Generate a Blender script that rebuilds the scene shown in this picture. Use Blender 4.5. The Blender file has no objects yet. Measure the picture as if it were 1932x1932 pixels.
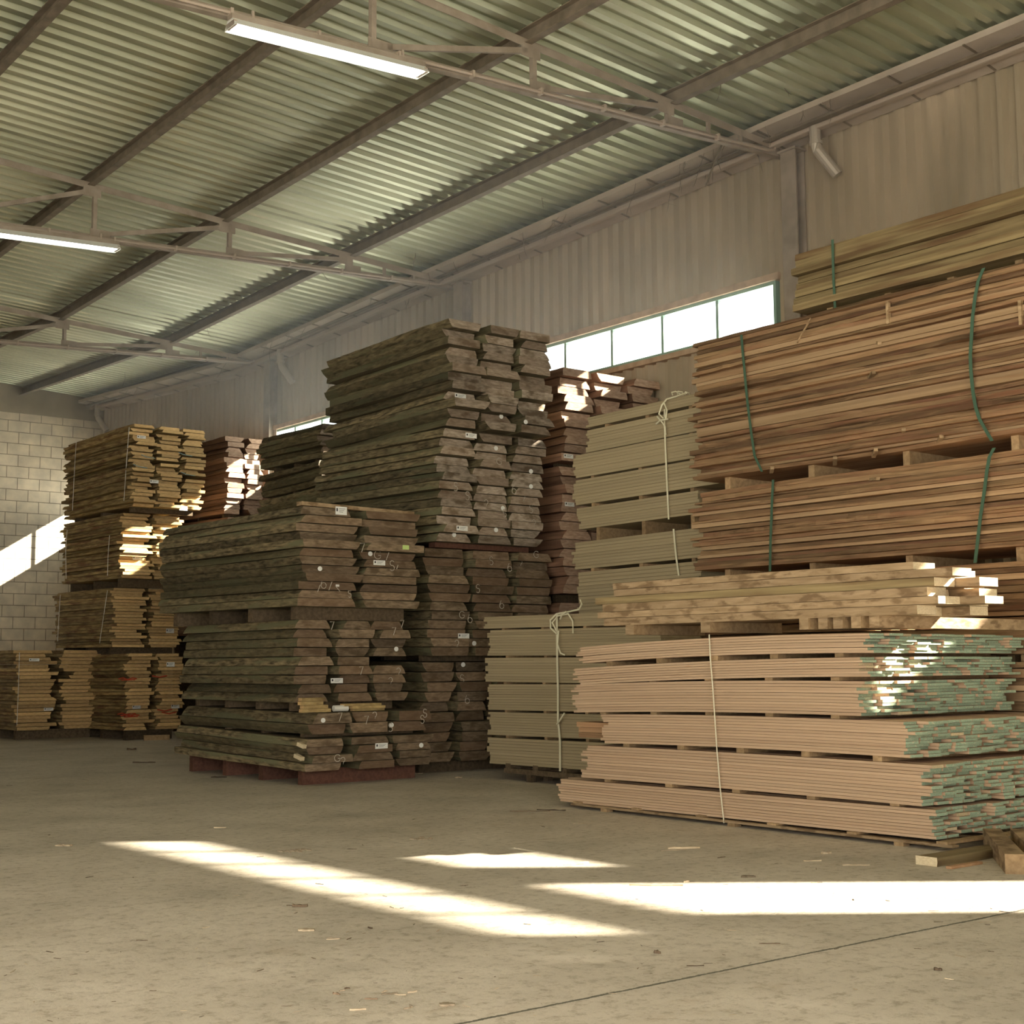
import bpy, math, random
import numpy as np
from mathutils import Matrix, Vector
random.seed(7)
scene = bpy.context.scene
COL = scene.collection

# ------------------------------------------------------------------ camera
F_PX, YAW, PITCH, ROLL, CAM_H = 2640.0, math.radians(38.45), math.radians(6.25), -0.006, 1.6
FW = Vector((math.sin(YAW)*math.cos(PITCH), math.cos(YAW)*math.cos(PITCH), math.sin(PITCH)))
_r = Vector((math.cos(YAW), -math.sin(YAW), 0)); _u = _r.cross(FW)
RT = _r*math.cos(ROLL) + _u*math.sin(ROLL)
UP = -_r*math.sin(ROLL) + _u*math.cos(ROLL)
cd = bpy.data.cameras.new('camera'); cam = bpy.data.objects.new('camera', cd); COL.objects.link(cam)
cam.matrix_world = Matrix(((RT.x, UP.x, -FW.x, 0), (RT.y, UP.y, -FW.y, 0), (RT.z, UP.z, -FW.z, CAM_H), (0, 0, 0, 1)))
cd.sensor_width = 36; cd.lens = F_PX/1932*36; cd.clip_end = 300
scene.camera = cam

# ------------------------------------------------------------------ light
scene.view_settings.view_transform = 'Standard'; scene.view_settings.look = 'None'
scene.view_settings.gamma = 1; scene.view_settings.use_curve_mapping = False
scene.view_settings.exposure = 0.30
wd = bpy.data.worlds.new('sky'); scene.world = wd; wd.use_nodes = True
wn = wd.node_tree.nodes; wb = wn['Background']
wtc = wn.new('ShaderNodeTexCoord'); wsx = wn.new('ShaderNodeSeparateXYZ'); wrp = wn.new('ShaderNodeValToRGB'); wl_ = wd.node_tree.links
wl_.new(wtc.outputs['Generated'], wsx.inputs[0]); wma = wn.new('ShaderNodeMapRange'); wma.inputs[1].default_value = -1; wma.inputs[2].default_value = 1
wl_.new(wsx.outputs[2], wma.inputs[0]); wl_.new(wma.outputs[0], wrp.inputs[0]); wl_.new(wrp.outputs[0], wb.inputs[0])
wrp.color_ramp.elements[0].position = .46; wrp.color_ramp.elements[0].color = (1, .95, .80, 1)      # sunlit ground outside
wrp.color_ramp.elements[1].position = .54; wrp.color_ramp.elements[1].color = (.27, .29, .285, 1)     # sky
wb.inputs[1].default_value = 8.0
SUNH = (-.783, .622); K_SUN = 0.645           # fall of the sunlight per metre away from the window wall
sd = bpy.data.lights.new('sun', 'SUN'); sd.energy = 28; sd.angle = math.radians(0.8); sd.color = (1, .9, .74)
sun = bpy.data.objects.new('sun', sd); COL.objects.link(sun); sun.location = (30, -12, 20)
sun.rotation_euler = Vector((SUNH[0], SUNH[1], -K_SUN*.783)).to_track_quat('-Z', 'Y').to_euler()
def area(name, loc, target, sx, sy, power, color, spread=180):
    d = bpy.data.lights.new(name, 'AREA'); d.shape = 'RECTANGLE'; d.size = sx; d.size_y = sy
    d.energy = power; d.color = color; d.spread = math.radians(spread)
    o = bpy.data.objects.new(name, d); COL.objects.link(o); o.location = loc
    o.rotation_euler = (Vector(target)-Vector(loc)).to_track_quat('-Z', 'Y').to_euler()
area('doorway_daylight_back', (-2, -4.4, 3.6), (-.8, 1.0, 0), 9, 3.2, 430, (1, .90, .78), 80)
area('doorway_daylight_left', (-7.9, 1.5, 3.0), (-2.5, 2.2, 0), 8, 3.8, 300, (1, .90, .78), 105)

# ------------------------------------------------------------------ helpers
def P(px, py, ax, val):
    """where the ray through a photo pixel meets the plane (axis ax = val)"""
    d = FW + RT*((px-966)/F_PX) - UP*((py-966)/F_PX)
    o = Vector((0, 0, CAM_H))
    return o + d*((val-o[ax])/d[ax])
def tag(o, label, cat, group=None):
    o['label'] = label; o['category'] = cat
    if group: o['group'] = group
    return o
def link(name, me, mats=(), parent=None, loc=(0, 0, 0), rot=(0, 0, 0)):
    o = bpy.data.objects.new(name, me); COL.objects.link(o)
    if me is not None:
        for m in mats:
            if len(me.materials) < len(mats): me.materials.append(m)
    if parent: o.parent = parent
    o.location = loc; o.rotation_euler = rot
    return o
class MB:
    def __init__(s): s.v = []; s.f = []; s.m = []
    def add(s, vs, fs, mi=0):
        b = len(s.v); s.v += [tuple(v) for v in vs]
        for f in fs: s.f.append([b+i for i in f]); s.m.append(mi)
    def box(s, a, b, mi=0):
        x0, y0, z0 = a; x1, y1, z1 = b
        s.add([(x0,y0,z0),(x1,y0,z0),(x1,y1,z0),(x0,y1,z0),(x0,y0,z1),(x1,y0,z1),(x1,y1,z1),(x0,y1,z1)],
              [(3,2,1,0),(4,5,6,7),(0,1,5,4),(1,2,6,5),(2,3,7,6),(3,0,4,7)], mi)
    def bar(s, p, q, w, h, mi=0, up=(0, 0, 1)):
        p = Vector(p); q = Vector(q); d = (q-p).normalized(); u = Vector(up)
        r = d.cross(u).normalized(); u = r.cross(d)
        vs = []
        for c in (p, q):
            for a, b in ((-1,-1),(1,-1),(1,1),(-1,1)): vs.append(c + r*a*w/2 + u*b*h/2)
        s.add(vs, [(0,1,2,3),(7,6,5,4),(0,4,5,1),(1,5,6,2),(2,6,7,3),(3,7,4,0)], mi)
    def tube(s, pts, rad, n=8, mi=0, cap=True):
        pts = [Vector(p) for p in pts]; b = len(s.v); k = len(pts)
        for i, p in enumerate(pts):
            d = (pts[min(i+1, k-1)]-pts[max(i-1, 0)]).normalized()
            a = d.cross(Vector((0, 0, 1)) if abs(d.z) < .9 else Vector((1, 0, 0))).normalized(); c = d.cross(a)
            r = rad[i] if isinstance(rad, (list, tuple)) else rad
            for j in range(n):
                t = 2*math.pi*j/n; s.v.append(tuple(p + a*math.cos(t)*r + c*math.sin(t)*r))
        for i in range(k-1):
            for j in range(n):
                s.f.append([b+i*n+j, b+i*n+(j+1) % n, b+(i+1)*n+(j+1) % n, b+(i+1)*n+j]); s.m.append(mi)
        if cap:
            s.f.append([b+j for j in range(n)][::-1]); s.m.append(mi)
            s.f.append([b+(k-1)*n+j for j in range(n)]); s.m.append(mi)
    def mesh(s, name, mats):
        me = bpy.data.meshes.new(name); me.from_pydata(s.v, [], s.f); me.update()
        for m in mats: me.materials.append(m)
        me.polygons.foreach_set('material_index', s.m); return me
    def build(s, name, mats, parent=None, loc=(0, 0, 0), rot=(0, 0, 0)):
        if not isinstance(mats, (list, tuple)): mats = [mats]
        o = bpy.data.objects.new(name, s.mesh(name, mats)); COL.objects.link(o)
        if parent: o.parent = parent
        o.location = loc; o.rotation_euler = rot; return o
def structure(o): o['kind'] = 'structure'; return o
def empty(name, loc=(0, 0, 0)):
    o = bpy.data.objects.new(name, None); o.empty_display_size = .2; COL.objects.link(o); o.location = loc; return o

# ------------------------------------------------------------------ materials
def mat_new(name):
    m = bpy.data.materials.new(name); m.use_nodes = True
    nt = m.node_tree; return m, nt, nt.nodes, nt.links, nt.nodes['Principled BSDF']
def ramp(nodes, stops):
    r = nodes.new('ShaderNodeValToRGB'); e = r.color_ramp.elements
    while len(e) < len(stops): e.new(.5)
    for i, (p, c) in enumerate(stops): e[i].position = p; e[i].color = (*c, 1)
    return r
def coords(nodes, links, scale, rnd=True):
    tc = nodes.new('ShaderNodeTexCoord'); mp = nodes.new('ShaderNodeMapping')
    mp.inputs['Scale'].default_value = scale; links.new(tc.outputs['Object'], mp.inputs['Vector'])
    if rnd:
        oi = nodes.new('ShaderNodeObjectInfo'); mu = nodes.new('ShaderNodeVectorMath'); mu.operation = 'SCALE'
        cx = nodes.new('ShaderNodeCombineXYZ'); links.new(oi.outputs['Random'], cx.inputs[0]); links.new(oi.outputs['Random'], cx.inputs[1])
        links.new(oi.outputs['Random'], cx.inputs[2]); mu.inputs['Scale'].default_value = 173.0
        links.new(cx.outputs[0], mu.inputs[0]); links.new(mu.outputs[0], mp.inputs['Location'])
        return mp, oi
    return mp, None
def wood(name, c_dark, c_light, scale=(14, .8, 30), rough=.75, vary=.35, bump=.15, blotch=None, detail=6, tint=None):
    m, nt, N, L, B = mat_new(name)
    mp, oi = coords(N, L, scale)
    n1 = N.new('ShaderNodeTexNoise'); n1.inputs['Scale'].default_value = 1.0; n1.inputs['Detail'].default_value = detail
    n1.inputs['Distortion'].default_value = .4
    L.new(mp.outputs[0], n1.inputs['Vector'])
    r = ramp(N, [(.3, c_dark), (.7, c_light)]); L.new(n1.outputs['Fac'], r.inputs[0]); out = r.outputs[0]
    if blotch:
        mp2, _ = coords(N, L, blotch[0]); n2 = N.new('ShaderNodeTexNoise'); n2.inputs['Scale'].default_value = 1; n2.inputs['Detail'].default_value = 5
        L.new(mp2.outputs[0], n2.inputs['Vector'])
        r2 = ramp(N, [(blotch[2], (0, 0, 0)), (blotch[3], (1, 1, 1))]); L.new(n2.outputs['Fac'], r2.inputs[0])
        mx = N.new('ShaderNodeMix'); mx.data_type = 'RGBA'; L.new(r2.outputs[0], mx.inputs[0]); L.new(out, mx.inputs[6]); mx.inputs[7].default_value = (*blotch[1], 1)
        out = mx.outputs[2]
    hs = N.new('ShaderNodeHueSaturation')
    ma = N.new('ShaderNodeMapRange'); ma.inputs[3].default_value = 1-vary; ma.inputs[4].default_value = 1+vary
    L.new(oi.outputs['Random'], ma.inputs[0]); L.new(ma.outputs[0], hs.inputs['Value']); L.new(out, hs.inputs['Color'])
    if tint:
        w2 = N.new('ShaderNodeTexWhiteNoise'); w2.noise_dimensions = '1D'; L.new(oi.outputs['Random'], w2.inputs['W'])
        mx = N.new('ShaderNodeMix'); mx.data_type = 'RGBA'; mt = N.new('ShaderNodeMath'); mt.operation = 'MULTIPLY'; mt.inputs[1].default_value = tint[1]
        L.new(w2.outputs['Value'], mt.inputs[0]); L.new(mt.outputs[0], mx.inputs[0]); L.new(hs.outputs[0], mx.inputs[6]); mx.inputs[7].default_value = (*tint[0], 1)
        L.new(mx.outputs[2], B.inputs['Base Color'])
    else: L.new(hs.outputs[0], B.inputs['Base Color'])
    B.inputs['Roughness'].default_value = rough; B.inputs['Specular IOR Level'].default_value = .25
    if bump:
        bp = N.new('ShaderNodeBump'); bp.inputs['Strength'].default_value = bump; bp.inputs['Distance'].default_value = .02
        L.new(n1.outputs['Fac'], bp.inputs['Height']); L.new(bp.outputs[0], B.inputs['Normal'])
    return m
def plain(name, c, rough=.6, metal=0, noise=None, bump=0, vscale=3.0):
    m, nt, N, L, B = mat_new(name)
    B.inputs['Roughness'].default_value = rough; B.inputs['Metallic'].default_value = metal
    if noise:
        mp, _ = coords(N, L, noise[0] if isinstance(noise[0], tuple) else (noise[0],)*3, False)
        n = N.new('ShaderNodeTexNoise'); n.inputs['Scale'].default_value = 1; n.inputs['Detail'].default_value = 7
        L.new(mp.outputs[0], n.inputs['Vector'])
        r = ramp(N, [(.3, noise[1]), (.68, c)]); L.new(n.outputs['Fac'], r.inputs[0]); L.new(r.outputs[0], B.inputs['Base Color'])
        if bump:
            bp = N.new('ShaderNodeBump'); bp.inputs['Strength'].default_value = bump; L.new(n.outputs['Fac'], bp.inputs['Height']); L.new(bp.outputs[0], B.inputs['Normal'])
    else: B.inputs['Base Color'].default_value = (*c, 1)
    return m
M = {}
# dark thick slabs: sawn face, end grain, bark edge
M['slab_face'] = wood('slab_face', (.10, .078, .045), (.21, .165, .10), (10, .9, 14), blotch=((2, .5, 5), (.10, .085, .045), .5, .7), tint=((.17, .145, .09), .5))
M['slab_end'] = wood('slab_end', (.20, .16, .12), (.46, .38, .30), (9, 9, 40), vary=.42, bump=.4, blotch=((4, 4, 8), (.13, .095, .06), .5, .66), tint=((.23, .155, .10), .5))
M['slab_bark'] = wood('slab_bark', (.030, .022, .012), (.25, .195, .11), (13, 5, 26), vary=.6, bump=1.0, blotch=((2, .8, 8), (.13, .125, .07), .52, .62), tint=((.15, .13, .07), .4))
M['slab_end_shaded'] = wood('slab_end_shaded', (.115, .082, .05), (.275, .205, .135), (9, 9, 40), vary=.42, bump=.4, blotch=((4, 4, 8), (.10, .07, .04), .5, .66), tint=((.20, .12, .07), .5))  # darker copy of slab_end: shade low on the stacks put into the colour
M['rust_face'] = wood('rust_face', (.13, .07, .045), (.27, .15, .095), (10, .9, 14), vary=.4, bump=.3)
M['rust_end'] = wood('rust_end', (.30, .19, .13), (.52, .37, .27), (9, 9, 40), vary=.3, bump=.3)
# golden boards
M['gold_face'] = wood('gold_face', (.30, .21, .09), (.48, .35, .16), (10, .8, 20), blotch=((3, .6, 6), (.20, .13, .06), .5, .72))
M['gold_end'] = wood('gold_end', (.46, .30, .13), (.70, .48, .23), (12, 12, 60), vary=.22, bump=.1)
M['gold_bark'] = wood('gold_bark', (.16, .10, .045), (.50, .38, .18), (14, 2.2, 25), vary=.35, bump=.6, blotch=((3, 1.6, 9), (.17, .09, .045), .5, .66))
# red brown waney boards
M['brown_face'] = wood('brown_face', (.27, .15, .078), (.44, .28, .155), (10, .5, 24), blotch=((3, .4, 6), (.28, .15, .08), .5, .7))
M['brown_bark'] = wood('brown_bark', (.06, .032, .015), (.30, .185, .10), (14, 1.5, 34), vary=.4, bump=.7, blotch=((3, 1.1, 12), (.17, .08, .045), .46, .64), tint=((.42, .275, .145), .5))
M['tan_face'] = wood('tan_face', (.32, .21, .115), (.44, .30, .175), (10, .5, 26), vary=.25, bump=.2, blotch=((3, .5, 8), (.30, .17, .09), .52, .7))
M['weather_face'] = wood('weather_face', (.16, .115, .055), (.31, .235, .12), (10, .6, 24), bump=.5, blotch=((4, .8, 9), (.15, .09, .045), .48, .66))
# pale boards
M['pale_face'] = wood('pale_face', (.33, .265, .16), (.42, .34, .215), (12, .35, 46), vary=.07, bump=.03, blotch=((14, 3.2, 30), (.42, .32, .17), .70, .78))
M['pink_face'] = wood('pink_face', (.46, .31, .20), (.57, .41, .275), (12, .35, 46), vary=.09, bump=.03, blotch=((12, 2.6, 26), (.46, .27, .15), .70, .78))
M['green_end'] = wood('green_end', (.24, .335, .23), (.36, .44, .325), (60, 60, 120), vary=.2, bump=.05, blotch=((30, 30, 60), (.55, .52, .36), .58, .72))
M['raw_end'] = wood('raw_end', (.50, .40, .24), (.68, .56, .36), (60, 60, 120), vary=.2, bump=.05)
M['thick_face'] = wood('thick_face', (.28, .19, .105), (.44, .315, .19), (9, 3, 24), vary=.25, bump=.4, blotch=((6, 4.5, 14), (.20, .13, .07), .5, .62))
M['thick_end'] = wood('thick_end', (.60, .48, .30), (.76, .64, .44), (40, 40, 80), vary=.1, bump=.1)
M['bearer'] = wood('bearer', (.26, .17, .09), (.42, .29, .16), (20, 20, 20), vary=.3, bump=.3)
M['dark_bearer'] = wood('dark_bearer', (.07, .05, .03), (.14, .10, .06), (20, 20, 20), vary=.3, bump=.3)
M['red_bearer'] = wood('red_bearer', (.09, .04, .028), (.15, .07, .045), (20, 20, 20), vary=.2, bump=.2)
M['chip'] = wood('chip', (.28, .21, .14), (.50, .41, .28), (30, 6, 30), vary=.55, bump=.2)
M['dark_chip'] = wood('dark_chip', (.07, .05, .03), (.16, .11, .07), (30, 6, 30), vary=.5, bump=.2)
M['paper'] = plain('paper', (.82, .82, .78), .7)
M['ink'] = plain('ink', (.05, .05, .05), .7)
M['lime_paper'] = plain('lime_paper', (.55, .72, .25), .7)
M['chalk'] = plain('chalk', (.50, .44, .36), .9)
M['red_paint'] = plain('red_paint', (.55, .07, .03), .8)
M['blue_paint'] = plain('blue_paint', (.22, .34, .36), .8)
M['cream_strap'] = plain('cream_strap', (.74, .70, .52), .5)
M['green_strap'] = plain('green_strap', (.055, .115, .075), .45)
M['steel_paint'] = plain('steel_paint', (.40, .335, .275), .6, 0, (4.0, (.27, .22, .17)))
M['purlin_paint'] = plain('purlin_paint', (.25, .20, .15), .65, 0, (5.0, (.15, .12, .085)))
M['conduit'] = plain('conduit', (.46, .38, .31), .5)
M['wall_sheet'] = plain('wall_sheet', (.48, .39, .28), .55, 0, ((.8, .8, .35), (.31, .255, .175)))
M['soffit'] = plain('soffit', (.52, .44, .37), .6, 0, (2.0, (.40, .33, .27)))
M['window_frame'] = plain('window_frame', (.27, .41, .34), .5)
M['header'] = plain('header', (.55, .40, .28), .6, 0, (5, (.38, .27, .18)))
M['pipe'] = plain('pipe', (.48, .42, .35), .4, .2)
M['cobweb'] = plain('cobweb', (.20, .165, .12), .9)
M['white_roll'] = plain('white_roll', (.75, .73, .66), .6)
# galvanised roof sheet
def roof_mat():
    m, nt, N, L, B = mat_new('roof_sheet')
    mp, _ = coords(N, L, (.35, 1.1, .35), False)
    n = N.new('ShaderNodeTexNoise'); n.inputs['Scale'].default_value = 1; n.inputs['Detail'].default_value = 8; L.new(mp.outputs[0], n.inputs['Vector'])
    r = ramp(N, [(.3, (.47, .50, .37)), (.7, (.66, .68, .52))]); L.new(n.outputs['Fac'], r.inputs[0]); L.new(r.outputs[0], B.inputs['Base Color'])
    B.inputs['Metallic'].default_value = .75
    mp2, _ = coords(N, L, (6, 6, 6), False); n2 = N.new('ShaderNodeTexNoise'); n2.inputs['Scale'].default_value = 1; L.new(mp2.outputs[0], n2.inputs['Vector'])
    mr = N.new('ShaderNodeMapRange'); mr.inputs[3].default_value = .30; mr.inputs[4].default_value = .48; L.new(n2.outputs['Fac'], mr.inputs[0]); L.new(mr.outputs[0], B.inputs['Roughness'])
    return m
M['roof'] = roof_mat()
def floor_mat():
    m, nt, N, L, B = mat_new('concrete_floor')
    mp, _ = coords(N, L, (1, 1, 1), False)
    n = N.new('ShaderNodeTexNoise'); n.inputs['Scale'].default_value = .9; n.inputs['Detail'].default_value = 12; n.inputs['Roughness'].default_value = .62; L.new(mp.outputs[0], n.inputs['Vector'])
    r = ramp(N, [(.30, (.42, .37, .295)), (.5, (.54, .475, .385)), (.72, (.63, .56, .465))]); L.new(n.outputs['Fac'], r.inputs[0])
    # sawdust drifts
    mp2, _ = coords(N, L, (1.4, 2.6, 1), False); n2 = N.new('ShaderNodeTexNoise'); n2.inputs['Scale'].default_value = 1.0; n2.inputs['Detail'].default_value = 9; n2.inputs['Roughness'].default_value = .7; L.new(mp2.outputs[0], n2.inputs['Vector'])
    r2 = ramp(N, [(.58, (0, 0, 0)), (.80, (.7, .7, .7))]); L.new(n2.outputs['Fac'], r2.inputs[0])
    mx = N.new('ShaderNodeMix'); mx.data_type = 'RGBA'; L.new(r2.outputs[0], mx.inputs[0]); L.new(r.outputs[0], mx.inputs[6]); mx.inputs[7].default_value = (.34, .25, .15, 1)
    # fine dark flecks
    n3 = N.new('ShaderNodeTexNoise'); n3.inputs['Scale'].default_value = 11; n3.inputs['Detail'].default_value = 6; n3.inputs['Roughness'].default_value = .8
    L.new(mp.outputs[0], n3.inputs['Vector'])
    r3 = ramp(N, [(.36, (.66, .64, .60)), (.50, (1, 1, 1))]); L.new(n3.outputs['Fac'], r3.inputs[0])
    m2 = N.new('ShaderNodeMix'); m2.data_type = 'RGBA'; m2.blend_type = 'MULTIPLY'; m2.inputs[0].default_value = 1; L.new(mx.outputs[2], m2.inputs[6]); L.new(r3.outputs[0], m2.inputs[7])
    # saw cut joints across the slab
    sx = N.new('ShaderNodeSeparateXYZ'); tc = N.new('ShaderNodeTexCoord'); L.new(tc.outputs['Object'], sx.inputs[0])
    wv = N.new('ShaderNodeMath'); wv.operation = 'MULTIPLY_ADD'; L.new(n3.outputs['Fac'], wv.inputs[0]); wv.inputs[1].default_value = .05; L.new(sx.outputs[1], wv.inputs[2])
    a = N.new('ShaderNodeMath'); a.operation = 'SUBTRACT'; L.new(wv.outputs[0], a.inputs[0]); a.inputs[1].default_value = 5.27
    b = N.new('ShaderNodeMath'); b.operation = 'ABSOLUTE'; L.new(a.outputs[0], b.inputs[0])
    c = N.new('ShaderNodeMath'); c.operation = 'LESS_THAN'; L.new(b.outputs[0], c.inputs[0]); c.inputs[1].default_value = .012
    m3 = N.new('ShaderNodeMix'); m3.data_type = 'RGBA'; L.new(c.outputs[0], m3.inputs[0]); L.new(m2.outputs[2], m3.inputs[6]); m3.inputs[7].default_value = (.13, .12, .09, 1)
    L.new(m3.outputs[2], B.inputs['Base Color'])
    B.inputs['Roughness'].default_value = .78; B.inputs['Specular IOR Level'].default_value = .3
    bp = N.new('ShaderNodeBump'); bp.inputs['Strength'].default_value = .35; bp.inputs['Distance'].default_value = .03
    L.new(n3.outputs['Fac'], bp.inputs['Height']); L.new(bp.outputs[0], B.inputs['Normal'])
    return m
M['floor'] = floor_mat()
def block_mat():
    m, nt, N, L, B = mat_new('concrete_blocks')
    tc = N.new('ShaderNodeTexCoord'); sx = N.new('ShaderNodeSeparateXYZ'); L.new(tc.outputs['Object'], sx.inputs[0])
    cx = N.new('ShaderNodeCombineXYZ'); L.new(sx.outputs[0], cx.inputs[0]); L.new(sx.outputs[2], cx.inputs[1])
    bt = N.new('ShaderNodeTexBrick'); L.new(cx.outputs[0], bt.inputs['Vector'])
    bt.inputs['Scale'].default_value = 1; bt.inputs['Brick Width'].default_value = .66; bt.inputs['Row Height'].default_value = .345
    bt.inputs['Mortar Size'].default_value = .012; bt.inputs['Mortar Smooth'].default_value = .3
    bt.inputs['Color1'].default_value = (.74, .65, .52, 1); bt.inputs['Color2'].default_value = (.66, .575, .455, 1); bt.inputs['Mortar'].default_value = (.30, .255, .19, 1)
    n = N.new('ShaderNodeTexNoise'); n.inputs['Scale'].default_value = 2.5; n.inputs['Detail'].default_value = 8; L.new(tc.outputs['Object'], n.inputs['Vector'])
    r = ramp(N, [(.3, (.75, .75, .75)), (.7, (1.08, 1.06, 1.02))]); L.new(n.outputs['Fac'], r.inputs[0])
    mx = N.new('ShaderNodeMix'); mx.data_type = 'RGBA'; mx.blend_type = 'MULTIPLY'; mx.inputs[0].default_value = 1; L.new(bt.outputs[0], mx.inputs[6]); L.new(r.outputs[0], mx.inputs[7])
    L.new(mx.outputs[2], B.inputs['Base Color']); B.inputs['Roughness'].default_value = .9
    bp = N.new('ShaderNodeBump'); bp.inputs['Strength'].default_value = .6; bp.inputs['Distance'].default_value = .02; bp.invert = True
    L.new(bt.outputs['Fac'], bp.inputs['Height']); L.new(bp.outputs[0], B.inputs['Normal'])
    return m
M['blocks'] = block_mat()
M['ring_beam'] = plain('ring_beam', (.36, .31, .23), .9, 0, (1.5, (.25, .21, .15)))
def glass_mat():
    m, nt, N, L, B = mat_new('window_glass')
    tr = N.new('ShaderNodeBsdfTransparent'); tr.inputs[0].default_value = (.96, .98, .97, 1)
    gl = N.new('ShaderNodeBsdfGlossy'); gl.inputs['Roughness'].default_value = .1
    mx = N.new('ShaderNodeMixShader'); mx.inputs[0].default_value = .05
    L.new(tr.outputs[0], mx.inputs[1]); L.new(gl.outputs[0], mx.inputs[2]); L.new(mx.outputs[0], N['Material Output'].inputs[0])
    return m
M['glass'] = glass_mat()
def lamp_mat():
    m, nt, N, L, B = mat_new('lit_tube'); B.inputs['Emission Color'].default_value = (.95, 1, .93, 1); B.inputs['Emission Strength'].default_value = 9
    return m
M['lamp'] = lamp_mat()

# ------------------------------------------------------------------ building
WX = 16.8; TY = [-4.0, 5.1, 14.05, 22.9, 31.06]; FARY = 41.6
def oY(Y): return float(np.interp(Y, [-8, 5, 14.05, 22.9, 31.06, 41.6], [.35, .3, .2, 0, -.22, .16]))
def chord_top(X, Y): return 9.45 + .057*(16.6-X) + oY(Y)
def chord_bot(X, Y): return float(9.40 - .053*(16.8-X) + oY(Y)*.9)
def roof_z(X, Y): return chord_top(X, Y) + .24
fl = MB(); fl.add([(-8.5, -5.5, 0), (WX+.05, -5.5, 0), (WX+.05, FARY+.2, 0), (-8.5, FARY+.2, 0)], [(0, 1, 2, 3)])
structure(fl.build('floor', M['floor']))
# roof sheet, corrugated, ribs running down the slope
rb = MB(); ys = []
y = -5.5
while y < FARY: ys += [(y, 0), (y+.11, 0), (y+.14, .07), (y+.27, .07)]; y += .30
ys.append((y, 0)); xs = [-8.5, -4, 0, 4, 8, 11, 14, 16.55]
for (yy, dz) in ys:
    for X in xs: rb.v.append((X, yy, roof_z(X, yy)+dz))
nx = len(xs)
for i in range(len(ys)-1):
    for j in range(nx-1):
        a = i*nx+j; rb.f.append([a, a+nx, a+nx+1, a+1]); rb.m.append(0)
structure(rb.build('ceiling', M['roof']))
# window wall of upright corrugated sheet: openings are (y0, y1, z0, z1)
OPEN = [(14.3, 22.0, 6.86, 7.62), (23.2, 30.75, 6.2, 7.42), (31.5, 41.2, 5.85, 7.05), (-2.45, 3.6, 6.95, 7.46),
        (-1.45, .15, 0, 6.5), (1.15, 3.05, 5.75, 6.5), (3.12, 4.95, 4.95, 6.45), (-3.29, -3.255, 7.42, 7.6), (-4.64, -4.585, 7.25, 7.55)]  # the unseen openings are shaped and placed to cast the sun patches
wl = MB()
def sheet(mb, y0, y1, z0, z1):
    if y1-y0 < .02 or z1-z0 < .02: return
    k0 = math.floor(y0/.28); pts = []
    def prof(yy):
        t = (yy/.28) % 1
        return .09*min(1, max(0, (t-.36)/.18)) * (1 if t < .80 else max(0, (1-t)/.20))
    cand = sorted(set([y0, y1] + [k*.28+o for k in range(k0, k0+int((y1-y0)/.28)+3) for o in (0, .1008, .1512, .224) if y0 < k*.28+o < y1]))
    b = len(mb.v)
    for yy in cand:
        mb.v += [(WX-prof(yy), yy, z0), (WX-prof(yy), yy, z1)]
    for i in range(len(cand)-1):
        a = b+2*i; mb.f.append([a, a+1, a+3, a+2]); mb.m.append(0)
ycuts = sorted(set([-5.5, FARY] + [v for o in OPEN for v in o[:2]]))
for a, b in zip(ycuts[:-1], ycuts[1:]):
    holes = sorted([(o[2], o[3]) for o in OPEN if o[0] <= a+1e-6 and o[1] >= b-1e-6]); z = 0
    for h0, h1 in holes: sheet(wl, a, b, z, h0); z = h1
    sheet(wl, a, b, z, 10.3)
structure(wl.build('wall_right', M['wall_sheet']))
wn_i = 0
for (y0, y1, z0, z1) in OPEN:
    if z0 == 0 or y1-y0 < .5: continue
    wn_i += 1
    fr = MB(); t = .055
    fr.box((WX-.10, y0, z1-t), (WX+.02, y1, z1)); fr.box((WX-.10, y0, z0), (WX+.02, y1, z0+t))
    fr.box((WX-.10, y0, z0+t), (WX+.02, y0+t, z1-t)); fr.box((WX-.10, y1-t, z0+t), (WX+.02, y1, z1-t))
    w = structure(fr.build('window_%d' % wn_i, M['window_frame']))
    npan = max(1, round((y1-y0)/1.03)) if y0 < 5 else max(1, round((y1-y0)/1.27))
    if y1-y0 < 3: npan = 1
    for k in range(1, npan):
        yy = y0+(y1-y0)*k/npan; mu = MB(); mu.box((WX-.08, yy-.028, z0+t), (WX, yy+.028, z1-t)); mu.build('mullion', M['window_frame'], w)
    gm = MB(); gm.add([(WX-.02, y0+t, z0+t), (WX-.02, y1-t, z0+t), (WX-.02, y1-t, z1-t), (WX-.02, y0+t, z1-t)], [(0, 1, 2, 3)])
    gm.build('glass', M['glass'], w)
    hd = MB(); hd.box((WX-.16, y0-.1, z1), (WX, y1+.1, z1+.11)); hd.build('window_header', M['header'], w)
    sl = MB(); sl.box((WX-.16, y0-.1, z0-.09), (WX, y1+.1, z0)); sl.build('window_sill', M['header'], w)
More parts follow.
